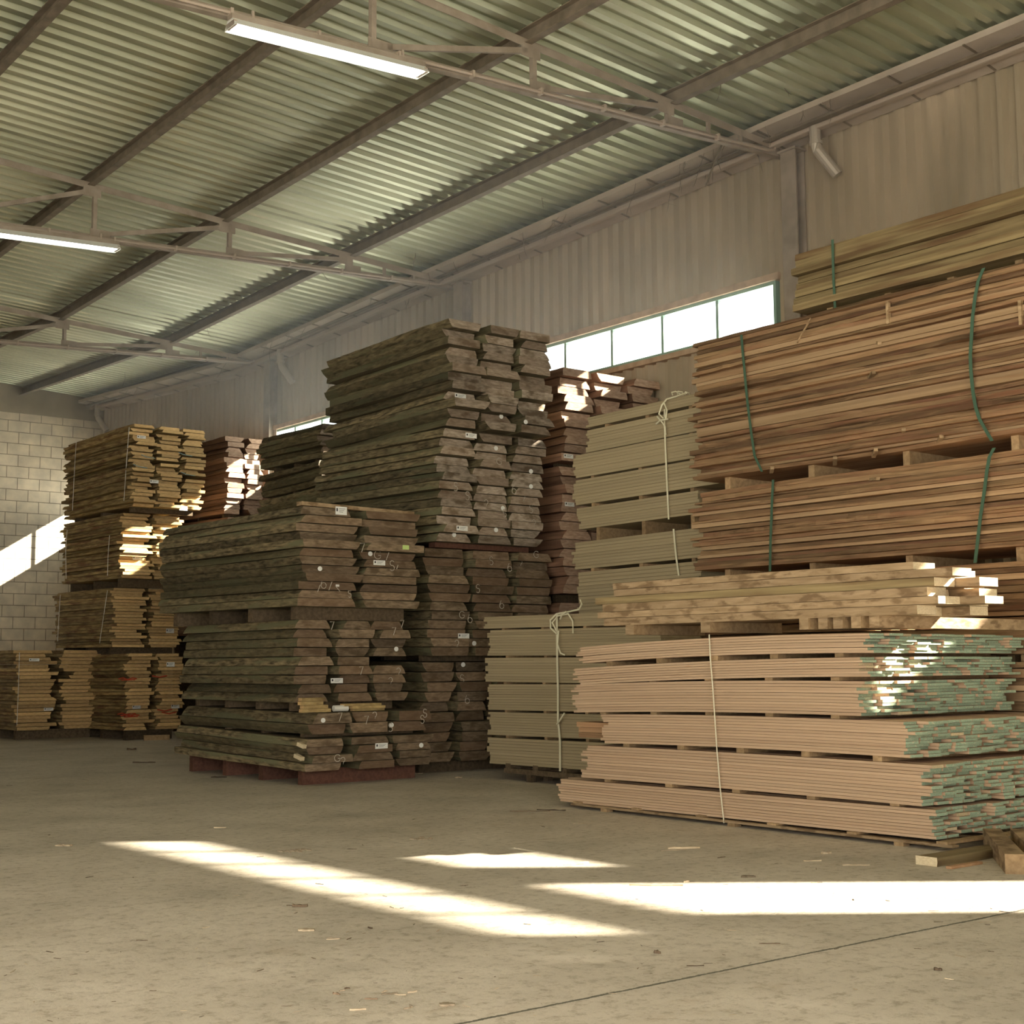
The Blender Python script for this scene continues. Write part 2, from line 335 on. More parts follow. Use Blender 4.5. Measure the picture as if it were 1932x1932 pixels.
# far wall of concrete blocks with a cast beam on top, and the walls behind and left of the camera
bw = MB(); bw.box((-8.5, FARY, 0), (WX+.4, FARY+.25, 9.2)); structure(bw.build('wall_back', M['blocks']))
rbm = MB(); 
for i in range(10):
    x0 = -8.5+i*2.53; x1 = x0+2.53
    z0a, z1a = 9.2, roof_z(x0, FARY)+.1; z1b = roof_z(x1, FARY)+.1
    rbm.add([(x0, FARY-.06, 9.2), (x1, FARY-.06, 9.2), (x1, FARY-.06, z1b), (x0, FARY-.06, z1a), (x0, FARY+.25, 9.2), (x1, FARY+.25, 9.2), (x1, FARY+.25, z1b), (x0, FARY+.25, z1a)],
            [(0, 1, 2, 3), (7, 6, 5, 4), (0, 4, 5, 1), (3, 2, 6, 7)])
structure(rbm.build('trim_1', M['ring_beam']))
lw = MB(); lw.box((-8.7, -5.5, 5.2), (-8.5, FARY, 11.6)); lw.box((-8.7, 9, 0), (-8.5, FARY, 5.2)); lw.box((-8.7, -5.5, 0), (-8.5, -3.5, 5.2))
structure(lw.build('wall_left', M['wall_sheet']))
fw_ = MB(); fw_.box((-8.5, -5.7, 5), (WX, -5.5, 11.6)); fw_.box((-8.5, -5.7, 0), (-6, -5.5, 5)); fw_.box((5, -5.7, 0), (WX, -5.5, 5))
structure(fw_.build('wall_front', M['wall_sheet']))
# purlins
bays = [-8]+TY[1:]+[FARY]
names = {16.25: 'eaves', 14.25: 'second', 11.5: 'third', 8.95: 'fourth', 6.3: 'fifth', 3.7: 'sixth', 1.0: 'seventh'}
bays = [(-5.5, 5.1), (5.1, 14.05), (14.05, 22.9), (22.9, 31.06), (31.06, FARY)]
for X, nm in names.items():
    pr = MB()
    for a, b in bays:
        za, zb = chord_top(X, a)+.14, chord_top(X, b)+.14
        pr.bar((X, a, za-.02), (X, b, zb-.02), .02, .22)                    # web
        pr.bar((X-.05, a, za-.13), (X-.05, b, zb-.13), .12, .014)  # lower flange
        pr.bar((X-.04, a, za+.085), (X-.04, b, zb+.085), .10, .014)
    o = pr.build('roof_purlin', M['purlin_paint'])
    tag(o, 'brown steel roof purlin, %s line up from the eaves' % nm if nm != 'eaves' else 'brown steel roof purlin lowest on the slope beside the eaves gutter', 'roof beam', 'roof purlins')
# trusses
def truss(Y, x_end, nm):
    root = empty('roof_truss', (WX-.3, Y, chord_bot(WX, Y)))
    def loc(p): return (p[0]-(WX-.3), p[1]-Y, p[2]-chord_bot(WX, Y))
    def part(name, fn, mat='steel_paint'):
        b = MB(); fn(b); b.v = [loc(v) for v in b.v]; return b.build(name, M[mat], root)
    zt = lambda X: chord_top(X, Y); zb = lambda X: chord_bot(X, Y)
    part('top_chord', lambda b: (b.bar((x_end, Y-.035, zt(x_end)), (WX-.25, Y-.035, zt(WX-.25)), .012, .11), b.bar((x_end, Y, zt(x_end)+.05), (WX-.25, Y, zt(WX-.25)+.05), .09, .012)))
    part('bottom_chord', lambda b: (b.bar((x_end, Y-.035, zb(x_end)), (WX-.05, Y-.035, zb(WX-.05)), .012, .10), b.bar((x_end, Y, zb(x_end)-.045), (WX-.05, Y, zb(WX-.05)-.045), .10, .012)))
    nodes = [14.1, 11.55, 8.98, 6.35, 3.75, 1.05]
    for i, X in enumerate(nodes):
        if X < x_end: break
        part('post', lambda b: b.bar((X, Y-.02, zb(X)+.03), (X, Y-.02, zt(X)-.03), .075, .07, up=(1, 0, 0)))
        part('gusset_plate', lambda b: b.box((X-.22, Y-.055, zt(X)-.19), (X+.10, Y-.043, zt(X)-.02)))
        part('gusset_plate', lambda b: b.box((X-.08, Y-.055, zb(X)+.0), (X+.28, Y-.043, zb(X)+.15)))
        if i+1 < len(nodes):
            X2 = nodes[i+1]
            part('diagonal', lambda b: (b.bar((X-.12, Y-.03, zt(X)-.10), (X2+.2, Y-.03, zb(X2)+.09), .05, .075)))
    for X in (14.95, 15.65):
        part('spacer_post', lambda b: b.bar((X, Y-.02, zb(X)), (X, Y-.02, zt(X)), .05, .05, up=(1, 0, 0)))
    part('conduit', lambda b: b.tube([(x_end, Y-.10, zb(x_end)-.02), (16.2, Y-.10, zb(16.2)-.02), (16.35, Y-.10, zb(16.3)+.02), (16.4, Y-.10, zb(16.3)+.2)], .022, 6), 'conduit')
    for X in np.arange(max(x_end, 2)+.4, 16, 1.15):
        part('conduit_clip', lambda b: b.box((X, Y-.135, zb(X)-.06), (X+.035, Y-.05, zb(X)+.03)), 'conduit')
    tag(root, 'steel lattice roof truss, %s' % nm, 'roof truss', 'roof trusses')
truss(14.05, .5, 'nearest, crossing at upper right over the long lamp')
truss(22.9, .5, 'middle one of the three in view, below the nearest')
truss(31.06, .5, 'farthest one, lowest at the left of the picture')
truss(5.1, -8, 'out of view overhead near the camera')
# columns
for Y, nm in ((14.05, 'beside the right end of the lit window strip'), (22.9, 'behind the top of the tallest grey slab stack'), (31.06, 'standing behind the small sunlit slab stack at left'), (5.1, 'out of view near the open doorway')):
    b = MB(); w = .15
    b.box((-.22, -w, 0), (-.20, w, 1)); b.box((-.02, -w, 0), (0, w, 1)); b.box((-.20, -.008, 0), (-.02, .008, 1))
    b.v = [(x, y, z*chord_bot(16.7, Y)-.05*z) for x, y, z in b.v]
    o = b.build('steel_column', M['steel_paint'], None, (WX-.12, Y*.981, 0))
    cp = MB(); cp.box((-.26, -w-.03, 0), (.01, w+.03, .03)); cp.build('cap_plate', M['steel_paint'], o, (0, 0, chord_bot(16.7, Y)-.05))
    tag(o, 'grey brown steel wall column ' + nm, 'column', 'wall columns')
# eaves gutter: soffit panels, lip, perforated cable tray
gut = empty('eaves_gutter', (WX, 14, 9.5))
gpts = [-5.4, 5, 13.5, 18.7, 22.4, 27, 32.2, 36, 41.5]
def gz(Y): return float(np.interp(Y, [-6, 5, 9.93, 13.52, 18.7, 22.4, 32.2, 41.5], [9.78, 9.72, 9.68, 9.64, 9.47, 9.39, 9.07, 9.54]))
sf = MB()
for a, b in zip(gpts[:-1], gpts[1:]):
    A, Bz = gz(a), gz(b)
    P4 = lambda X, yy, z: (X-WX, yy-14, z-9.5)
    # sloping underside, then step and lip
    sf.add([P4(WX-.10, a, A), P4(WX-.42, a, A+.05), P4(WX-.42, b, Bz+.05), P4(WX-.10, b, Bz)], [(0, 1, 2, 3)])
    sf.add([P4(WX-.42, a, A+.05), P4(WX-.42, a, A+.12), P4(WX-.42, b, Bz+.12), P4(WX-.42, b, Bz+.05)], [(0, 1, 2, 3)])
    sf.add([P4(WX-.42, a, A+.12), P4(WX-.86, a, A+.16), P4(WX-.86, b, Bz+.16), P4(WX-.42, b, Bz+.12)], [(0, 1, 2, 3)])
    sf.add([P4(WX-.86, a, A+.16), P4(WX-.86, a, A+.25), P4(WX-.86, b, Bz+.25), P4(WX-.86, b, Bz+.16)], [(0, 1, 2, 3)])
    sf.add([P4(WX-.10, a, A), P4(WX-.10, a, A+.4), P4(WX-.10, b, Bz+.4), P4(WX-.10, b, Bz)], [(0, 1, 2, 3)])
sf.build('soffit_panel', M['soffit'], gut)
for yy in np.arange(5.4, 41, 1.22):
    z = gz(yy); j = MB()
    j.bar((-.125, yy-14, z-9.5-.002), (-.43, yy-14, z-9.5+.045), .035, .02); j.bar((-.44, yy-14, z-9.5+.115), (-.87, yy-14, z-9.5+.15), .035, .02)
    j.build('panel_joint', M['purlin_paint'], gut)
tr = MB()
for a, b in zip(gpts[:-1], gpts[1:]):
    A, Bz = gz(a)-9.5, gz(b)-9.5
    tr.bar((-.50, a-14, A+.02), (-.50, b-14, Bz+.02), .012, .06); tr.bar((-.44, a-14, A-.01), (-.44, b-14, Bz-.01), .10, .008)
tr.build('cable_tray', M['conduit'], gut)
tag(gut, 'long boxed eaves gutter with jointed panels along top of the right wall', 'gutter')
# bent rain pipes
for (Y, dz, nm) in ((13.15, 0, 'beside the nearest truss end at upper right'), (29.6, 0, 'beside the middle left wall column'), (41.0, 0, 'in the far left corner above the block wall')):
    z = gz(Y); b = MB(); b.tube([(-.45, 0, .1), (-.45, 0, -.20), (-.42, -.02, -.32), (-.22, -.22, -.72)], .085, 12)
    o = b.build('rain_pipe', M['pipe'], None, (WX, Y, z)); c = MB(); c.tube([(-.44, 0, -.18), (-.44, 0, -.23)], .10, 12); c.build('pipe_collar', M['pipe'], o)
    tag(o, 'short bent grey rain pipe ' + nm, 'pipe', 'rain pipes under the gutter')
# fluorescent lamps under the trusses
def lamp(Y, xa, xb, nm):
    za, zb = chord_bot(xa, Y)-.14, chord_bot(xb, Y)-.14
    L = math.hypot(xb-xa, zb-za); o = empty('ceiling_lamp', (xa, Y-.12, za)); o.rotation_euler = (0, -math.atan2(zb-za, xb-xa), 0)
    h = MB(); h.box((0, -.05, .02), (L, .07, .09)); h.build('housing', M['steel_paint'], o)
    r = MB(); r.add([(0, -.13, -.07), (L, -.13, -.07), (L, -.05, .03), (0, -.05, .03), (0, .15, -.07), (L, .15, -.07), (L, .07, .03), (0, .07, .03)], [(0, 1, 2, 3), (7, 6, 5, 4), (3, 2, 6, 7), (0, 3, 7, 4), (1, 5, 6, 2)])
    r.build('reflector', M['paper'], o)
    for yy in (-.045, .065):
        t = MB(); t.tube([(.05, yy, -.035), (L-.05, yy, -.035)], .034, 10); t.build('tube', M['lamp'], o)
    for xx in (.02, L-.02):
        e = MB(); e.box((xx-.02, -.09, -.06), (xx+.02, .11, .0)); e.build('tube_holder', M['conduit'], o)
    for xx in (.3, L-.3):
        e = MB(); e.box((xx-.015, .0, .08), (xx+.015, .02, .2)); e.build('hanger', M['conduit'], o)
    tag(o, nm, 'lamp', 'fluorescent lamps under the trusses')
lamp(14.05, 7.0, 9.68, 'long lit fluorescent lamp hanging at the top centre under the nearest truss')
lamp(22.9, 6.65, 9.38, 'lit fluorescent lamp at the left edge under the middle truss')

# ------------------------------------------------------------------ boards
ONES = ['', 'first', 'second', 'third', 'fourth', 'fifth', 'sixth', 'seventh', 'eighth', 'ninth', 'tenth', 'eleventh', 'twelfth', 'thirteenth', 'fourteenth', 'fifteenth', 'sixteenth', 'seventeenth', 'eighteenth', 'nineteenth']
TENS = {2: ('twenty', 'twentieth'), 3: ('thirty', 'thirtieth'), 4: ('forty', 'fortieth')}
def ordn(n):
    if n < 20: return ONES[n]
    t, o = divmod(n, 10)
    return TENS[t][1] if o == 0 else TENS[t][0] + '-' + ONES[o]
MESHES = {}
ENDDARK = [False]
def board_mesh(kind, W, L, T, var, bow):
    """kind: square, slab (thick waney), waney (thin waney)"""
    key = (kind, round(W, 2), round(L, 1), round(T, 3), var, round(bow, 3))
    if key in MESHES: return MESHES[key]
    rg = random.Random(str(key)); W = key[1]; L = key[2]; T = key[3]
    mats = {'dark': ('slab_face', 'slab_end', 'slab_bark'), 'murky': ('slab_face', 'slab_end_shaded', 'slab_bark'), 'rust': ('rust_face', 'rust_end', 'rust_face'), 'gold': ('gold_face', 'gold_end', 'gold_bark'),  # murky: dark slabs with the shade painted into their end grain
            'brown': ('brown_face', 'thick_end', 'brown_bark'), 'weather': ('weather_face', 'thick_end', 'weather_face'), 'tan': ('tan_face', 'thick_end', 'tan_face'), 'pale': ('pale_face', 'pale_face', 'pale_face'),
            'pink': ('pink_face', 'green_end', 'pink_face'), 'raw': ('pink_face', 'raw_end', 'pink_face'), 'thick': ('thick_face', 'thick_end', 'thick_face')}[kind]
    waney = kind in ('dark', 'murky', 'rust', 'gold', 'brown', 'weather')
    ns = {'dark': 26, 'murky': 26, 'rust': 22, 'gold': 16, 'brown': 34, 'weather': 24}.get(kind, 9 if kind == 'thick' else 7)
    b = MB(); secs = []
    if waney:
        up = rg.random() < .55
        amp = {'dark': .9, 'murky': .9, 'rust': .8, 'gold': .9, 'brown': .7, 'weather': .25}[kind]
        sl = [rg.uniform(.1, .95)*T*amp for _ in range(2)]      # how far the narrow side is set in
        if kind == 'gold': sl = [rg.uniform(-.3, 1.0)*T for _ in range(2)]
        if rg.random() < .3: sl[rg.randrange(2)] = 0
        ph = [rg.uniform(0, 6.3) for _ in range(6)]
        wob = {'dark': .019, 'murky': .019, 'rust': .017, 'gold': .024, 'brown': .035, 'weather': .008}[kind]
    for i in range(ns+1):
        t = i/ns; y = L*t; zb = bow*4*t*(1-t)
        if waney:
            a = wob*(math.sin(3.1*t*2+ph[0])+.6*math.sin(9*t+ph[1])) + rg.uniform(-1, 1)*wob*.38
            c = wob*(math.sin(2.7*t*2+ph[2])+.6*math.sin(8*t+ph[3])) + rg.uniform(-1, 1)*wob*.38
            s0 = sl[0]*(1+.25*math.sin(5*t+ph[4])); s1 = sl[1]*(1+.25*math.sin(6*t+ph[5])); tz = rg.uniform(-.02, .02)*T
            lw, rw = -W/2+a, W/2+c
            bulge = .06*T
            if up: pts = [(lw, 0), (rw, 0), (rw-s1*.45+bulge*(s1 > 0), T*.52), (rw-s1, T+tz), (lw+s0, T+tz), (lw+s0*.45-bulge*(s0 > 0), T*.52)]
            else: pts = [(lw+s0, 0), (rw-s1, 0), (rw-s1*.45+bulge*(s1 > 0), T*.48), (rw, T+tz), (lw, T+tz), (lw+s0*.45-bulge*(s0 > 0), T*.48)]
        else:
            e = rg.uniform(-.002, .002) if kind != 'thick' else rg.uniform(-.006, .006)
            pts = [(-W/2+e, 0), (W/2+e, 0), (W/2+e, T), (-W/2+e, T)]
        n = len(pts); secs.append(n)
        yy = y + (rg.uniform(-.012, .012) if i in (0, ns) and waney else 0)
        for (x, z) in pts: b.v.append((x, yy, z+zb))
    n = len(pts)
    for i in range(ns):
        for j in range(n):
            k = (j+1) % n; q = i*n
            face = 2
            if n == 6: face = 0 if j in (0, 3) else 2
            b.f.append([q+j, q+n+j, q+n+k, q+k]); b.m.append(face)
    b.f.append(list(range(n))); b.m.append(1)
    b.f.append([ns*n+j for j in range(n)][::-1]); b.m.append(1 if kind != 'pale' else 0)
    me = b.mesh(kind + '_board', [M[k] for k in mats]); MESHES[key] = me
    return me
REG = {}      # stack name -> list of boards and their near end, for tags
NAMES = {'dark': ('timber_slab', 'slab'), 'murky': ('timber_slab', 'slab'), 'rust': ('timber_slab', 'slab'), 'gold': ('waney_board', 'board'), 'brown': ('waney_board', 'board'), 'weather': ('waney_board', 'board'),
         'pale': ('sawn_board', 'board'), 'pink': ('painted_end_board', 'board'), 'raw': ('sawn_board', 'board'), 'thick': ('thick_plank', 'plank')}
def gapped(kind):
    return {'dark': .92, 'murky': .92, 'rust': .92, 'gold': .88, 'brown': .9, 'weather': .93, 'pale': .93, 'pink': .90, 'thick': .94}[kind]
STUFF = {}
def tier(stack, kind, Xf, spec, rows, cols, xr=None, Xw=None, what='', where='', group='', bow=0, jy=.05, jx=.02, Lmax=None, yf=None, skip=0, wvar=0, maxcol=99, tags=None, Yn=None):
    """spec: pixels (near corner x, top, bottom, far end x, far top, far bottom) on the front plane X = Xf"""
    xn, yt, yb, xf, ytf, ybf = spec
    a = P(xn, yt, 0, Xf); b = P(xn, yb, 0, Xf); Y0 = Yn if Yn is not None else (a.y+b.y)/2
    if Yn is not None:
        a = P(xn, yt, 1, Yn); b = P(xn, yb, 1, Yn)
    c = P(xf, ytf, 0, Xf); d = P(xf, ybf, 0, Xf); Y1 = yf if yf else (c.y+d.y)/2
    L = Y1-Y0
    if Lmax: L = min(L, Lmax)
    zt0, zb0, zt1, zb1 = a.z, b.z, c.z, d.z
    XR = Xw+Xf if Xw else P(xr, (yt+yb)/2, 1, Y0).x
    T = (zt0-zb0)/rows; tilt = math.atan(((zb1-zb0)+(zt1-zt0))/2/max(L, .5)) if ytf else 0
    tm = .008 if kind == 'gold' else (.02 if kind in ('dark', 'murky', 'rust') else .03); tilt = max(-tm, min(tm, tilt))
    cw = (XR-Xf)/cols
    print('TIER %s X %.2f-%.2f Y %.2f-%.2f z %.2f-%.2f tilt %.3f T %.3f cw %.2f' % (stack, Xf, XR, Y0, Y0+L, zb0, zt0, tilt, T, cw))
    rg = random.Random(stack+where+str(yt))
    reg = REG.setdefault(stack, [])
    colname = {1: ['front'], 2: ['left', 'right'], 3: ['left', 'middle', 'right'], 4: ['leftmost', 'second', 'third', 'rightmost']}.get(cols)
    if colname is None: colname = [ordn(k+1) for k in range(cols)]
    for r in range(rows):
        rowj = rg.uniform(-1, 1)*jx
        for cidx in range(cols):
            if skip and cols > 1 and rg.random() < skip and cidx > 0 and r < rows-1: continue
            w = cw*(rg.uniform(1-wvar, 1+wvar*.4)) - .006
            if kind in ('dark', 'murky', 'rust', 'gold'): w = cw*rg.uniform(.90-wvar, 1.0)
            var = rg.randrange(7 if kind in ('dark', 'murky', 'gold', 'brown', 'rust') else 4)
            th = T*gapped(kind)
            w = max(.04, math.floor(w/.04)*.04) if kind != 'pink' else math.floor(w*100)/100
            k2 = kind
            if kind == 'pink' and rg.random() < .05: k2 = 'raw'
            me = board_mesh(k2, w, round(L*2)/2, th, var, bow)
            x = Xf + cidx*cw + w/2 + (rowj if cidx == 0 else rg.uniform(0, 1)*(cw-w)) ; y = Y0 + rg.uniform(-1, 1)*jy; z = zb0 + r*T + math.tan(tilt)*(y-Y0)
            if kind == 'pink' and cidx >= maxcol:
                s = STUFF.setdefault(kind, MB()); bb = len(s.v); R = Matrix.Rotation(tilt, 4, 'X')
                for v in me.vertices: q = R @ v.co; s.v.append((q.x+x, q.y+y, q.z+z))
                for p in me.polygons: s.f.append([bb+i for i in p.vertices]); s.m.append(p.material_index)
                continue
            o = bpy.data.objects.new(NAMES[k2][0], me); COL.objects.link(o); o.location = (x, y, z)
            o.rotation_euler = (tilt, rg.uniform(-1, 1)*min(.016, .4*T*(1-gapped(kind))/w) if kind in ('dark', 'murky', 'rust', 'gold') else 0, rg.uniform(-.006, .006) if kind != 'pink' else 0)
            rn = ordn(rows-r)+' down' if r < rows-1 else 'topmost'
            if r == 0 and rows > 1: rn = 'lowest'
            cn = (', %s column' % colname[cidx]) if cols > 1 else ''
            tag(o, '%s, %s%s, %s' % (what, rn, cn, where), NAMES[k2][1], group)
            reg.append((o, x-w/2, x+w/2, z, z+th, y))
    return dict(X0=Xf, X1=XR, Y0=Y0, Y1=Y0+L, z0=zb0, z1=zt0, tilt=tilt, bow=bow)
def bw_(t, Y):
    u = (Y-t['Y0'])/(t['Y1']-t['Y0']); return t.get('bow', 0)*4*u*(1-u)
def bearers(t, below, xs_px=None, n=3, w=.09, label='', group='', mat='bearer', inset=.02, name='spacer_batten'):
    """battens across the stack that carry tier t above height 'below' (a tier below, or 0 for the floor)"""
    for k in range(n):
        Y = t['Y0']+.35+(t['Y1']-t['Y0']-.75)*k/(n-1)
        z1 = t['z0']+math.tan(t['tilt'])*(Y-t['Y0'])
        z0 = 0 if below is None else below['z1']+math.tan(below['tilt'])*(Y-below['Y0'])
        z1 += bw_(t, Y); z0 += bw_(below, Y) if below else 0
        if z1-z0 < .008: continue
        z1 -= .002; b = MB(); b.box((0, -w/2, 0), (t['X1']-t['X0']-inset*2, w/2, z1-z0))
        o = b.build(name, M[mat], None, (t['X0']+inset, Y, z0))
        tag(o, '%s, %s from right' % (label, ordn(k+1)), 'batten', group)

# --- near stack with green painted ends
S1 = []
g = 'green ended boards of the near stack'
specs = [((1755, 1527, 1583, 1045, 1470, 1508), 9, 'lowest pack of near stack', 1985),
         ((1747, 1443, 1522, 1098, 1410, 1462), 12, 'second pack up of near stack', 1985),
         ((1713, 1362, 1430, 1132, 1348, 1401), 11, 'third pack up of near stack', 1975),
         ((1630, 1285, 1351, 1090, 1293, 1343), 11, 'fourth pack up of near stack', 1908),
         ((1630, 1239, 1277, 1088, 1264, 1289), 7, 'fifth pack up of near stack', 1916),
         ((1638, 1194, 1232, 1102, 1223, 1249), 7, 'top pack of near stack', 1920)]
XG = 10.5
prev = None
for i, (sp, n, wh, xr) in enumerate(specs):
    t = tier('green', 'pink', XG, sp, n, 11, xr=xr, what='pinkish board with green painted end', where=wh, group=g, bow=(.0, .01, .018, .022, .022, .03)[i], jy=.08, jx=.006, wvar=0, maxcol=5)
    S1.append(t)
s = STUFF['pink']; me = s.mesh('stacked_boards', [M['pink_face'], M['green_end'], M['pink_face']])
o = bpy.data.objects.new('stacked_boards', me); COL.objects.link(o); o['kind'] = 'stuff'
tag(o, 'many more green ended boards filling the right half of the near stack', 'boards', g)
for i in range(1, 6): bearers(S1[i], S1[i-1], n=5, w=.10, label='spacer batten under the %s' % specs[i][2], group='spacer battens in the near stack')
# pallet under it
t = S1[0]
def pallet(t, nm, x_over=.05, lift=.0, bm='bearer'):
    z1 = t['z0']-.004; X0, X1, Y0, Y1 = t['X0']-x_over, min(t['X1'], t['X0']+1.5), t['Y0']-.25, t['Y1']-.35
    o = empty('pallet', (X0, Y0, 0)); tz = math.tan(t['tilt'])
    for k in range(6):
        yy = Y0+.05+(Y1-Y0-.2)*k/5; b = MB(); zz = z1+tz*(yy-t['Y0'])
        b.box((0, 0, z1*.72-.0), (X1-X0, .11, z1-.002)); d = b.build('deck_board', M[bm], o, (0, yy-Y0, 0))
    for k in range(3):
        xx = (X1-X0-.1)*k/2; b = MB(); b.box((0, 0, z1*.42), (.09, Y1-Y0, z1*.72-.001)); b.build('runner', M['thick_face'] if k == 0 and bm == 'bearer' else M[bm], o, (xx, 0, 0))
        for q in (.5, (Y1-Y0)/2, Y1-Y0-.6):
            b = MB(); b.box((0, 0, 0), (.09, .10, z1*.42-.001)); b.build('foot', M[bm], o, (xx+.001, q, 0))
    tag(o, nm, 'pallet', 'pallets')
pallet(S1[0], 'rough wooden pallet carrying the near stack of green ended boards')
# bearers and thick planks on top of it
zt = S1[-1]['z1']
def beam(px, py_t, py_b, Y0, L, label, mat='thick_face', X0=None, name='wooden_beam', length_x=None, w=.09):
    A = P(px, py_t, 1, Y0); Bp = P(px, py_b, 1, Y0)
    b = MB(); b.box((0, 0, 0), (length_x, w, A.z-Bp.z)); me = b.mesh(name, [M[mat], M['thick_end']]); me.polygons[5].material_index = 1
    o = bpy.data.objects.new(name, me); COL.objects.link(o); o.location = (A.x, Y0, Bp.z); tag(o, label, 'beam', 'support beams under the plank pile')
PX = 10.42
def row(pxn, t_n, b_n, pxf, t_f, b_f, wide, label, mat='thick', n=1, dx=0):
    return tier('pile', mat, PX+dx, (pxn, t_n, b_n, pxf, t_f, b_f), 1, n, Xw=wide, what=label, where='of the pile on the near stack', group='thick planks piled on the near stack', jy=.03, jx=.01, bow=0)
rows_ = [(1800, 1132, 1150, 1112, 1166, 1181, 'long rough plank'), (1795, 1117, 1131, 1110, 1150, 1165, 'long rough plank'), (1778, 1098, 1116, 1112, 1136, 1149, 'long rough plank'),
         (1785, 1081, 1097, 1112, 1121, 1135, 'long rough plank')]
pile = []
base = P(1640, 1162, 0, PX).z
Z = base; Yn0 = P(1790, 1140, 0, PX).y; Yf0 = P(1111, 1170, 0, PX).y
hts = [.085, .07, .085, .08, .075, .07]; yn = [7.42, 7.20, 7.32, 7.26, 7.05, 7.45]; wd_ = [3, 3, 3, 3, 2, 1]
yfar = [11.55, 11.62, 11.55, 11.62, 11.3, 11.3]
for i, h_ in enumerate(hts):
    for cidx in range(wd_[i]):
        w = .28+.04*((i+cidx) % 2); L = round((yfar[i]-yn[i])*2)/2
        me = board_mesh('thick' if (i+cidx) % 4 != 3 else 'weather', w, yfar[i]-yn[i]-.1*cidx, h_-.004, (i*3+cidx) % 5, 0)
        x = PX + .32*cidx + w/2 + random.uniform(0, .02); y = yn[i]+(.0, -.25, .12)[cidx]*(1 if i % 2 else -.8)
        o = bpy.data.objects.new('thick_plank', me); COL.objects.link(o); o.location = (x, y, Z); o.rotation_euler = (0, 0, random.uniform(-.004, .004))
        REG.setdefault('pile', []).append((o, x-w/2, x+w/2, Z, Z+h_, y))
        tag(o, 'long rough thick plank on the near stack, %s layer, %s' % (['lowest', 'second', 'third', 'fourth', 'fifth', 'topmost'][i], ['front row', 'second row', 'back row'][cidx]), 'plank', 'thick planks piled on the near stack')
    Z += h_
PZ1 = Z
zs = S1[-1]['z1']
for k, (px, nm, L) in enumerate(((1180, 'left end support beam', 1.1), (1322, 'middle support beam', 1.1), (1508, 'first of the close row of support beams', 1.1), (1540, 'second of the close row of support beams', 1.1), (1572, 'third of the close row of support beams', 1.1), (1606, 'fourth of the close row of support beams', 1.1), (1640, 'long bright support beam at the right', 2.35))):
    Y = P(px, 1180, 0, PX).y; b = MB(); wdt = .11 if k > 1 else .13
    h0 = zs+.045; b.box((0, -wdt, 0), (L, 0, base-h0)); me = b.mesh('support_beam', [M['bearer' if k < 6 else 'thick_face'], M['thick_face']]); me.polygons[5].material_index = 1
    o = bpy.data.objects.new('support_beam', me); COL.objects.link(o); o.location = (PX+(.03 if k in (3,) else 0), Y, h0)
    tag(o, '%s between the near stack and the plank pile' % nm, 'beam', 'support beams on the near stack')

# --- tall brown waney stack at the right
XB = 13.05; YB = 7.75
def btier(kind, far, X, near_z, rows, what, where, width=1.5, y0=YB, bow=0, g='brown waney boards of the tall right stack', jy=.08):
    xf, ytf, ybf = far; c = P(xf, ytf, 0, X); d = P(xf, ybf, 0, X); Y1 = c.y
    ztop, zbot = near_z; T = (ztop-zbot)/rows; L = Y1-y0; tilt = 0; ztop = (ztop+c.z)/2; zbot = (zbot+d.z)/2; T = (ztop-zbot)/rows
    print('BT', where, 'Y', y0, Y1, 'z near', near_z, 'far', c.z, d.z)
    rg = random.Random(where)
    wts = [rg.uniform(.55, 1.45) if kind == 'brown' else 1 for _ in range(rows)]; sw = sum(wts); zc = zbot
    for r in range(rows):
        T = (ztop-zbot)*wts[r]/sw; kk = 'tan' if kind == 'brown' and rg.random() < .28 else kind
        w = round(rg.uniform(width*.9, width)/.05)*.05
        me = board_mesh(kk, w, round(L*2)/2+.0, T*rg.uniform(.86, .95), rg.randrange(9), bow)
        y = Y1-round(L*2)/2 + rg.uniform(-jy, jy); x = X+w/2+rg.uniform(-.05, .045); z = zc; zc += T
        # keep the far end at its measured height
        o = bpy.data.objects.new('waney_board', me); COL.objects.link(o); o.location = (x, y, z); o.rotation_euler = (tilt, 0, rg.uniform(-.003, .003))
        rn = ordn(rows-r)+' down' if r < rows-1 else 'topmost'
        tag(o, '%s, %s, %s' % (what, rn, where), 'board', g)
    return dict(X0=X, X1=X+width, Y0=y0, Y1=Y1, z0=zbot, z1=ztop, tilt=tilt)
def zat(px, py, X): return P(px, py, 0, X).z
B = []
b5 = btier('brown', (1312, 1088, 1240), XB, (zat(1932, 1072, XB), zat(1932, 1235, XB)), 12, 'red brown waney board', 'third bundle up of tall right stack')
b4 = btier('brown', (1312, 926, 1064), XB, (zat(1932, 850, XB), zat(1932, 1045, XB)), 20, 'red brown waney board', 'upper middle bundle of tall right stack')
b3 = btier('brown', (1310, 645, 905), XB, (zat(1932, 495, XB), zat(1932, 815, XB)), 34, 'red brown waney board', 'biggest bundle of tall right stack', width=1.4)
XC = 13.28
b2 = btier('weather', (1500, 482, 588), XC, (zat(1932, 346, XC), zat(1932, 482, XC)), 8, 'weathered tan board', 'top bundle of tall right stack', width=1.2, g='weathered boards at top of the tall right stack', jy=.03)
b6 = btier('brown', (1312, 1255, 1400), XB, (zat(1932, 1245, XB), zat(1932, 1420, XB)), 12, 'red brown waney board', 'second bundle up of tall right stack')
zlow = b6['z0']-.06
b7 = dict(X0=XB, X1=XB+1.5, Y0=YB, Y1=b6['Y1'], z0=0, z1=0, tilt=0)
bearers(b6, None, n=4, inset=.14, label='thick bearer under the tall right stack', group='bearers of the tall right stack')
bearers(b5, b6, n=4, inset=.14, label='bearer under third bundle of tall right stack', group='bearers of the tall right stack')
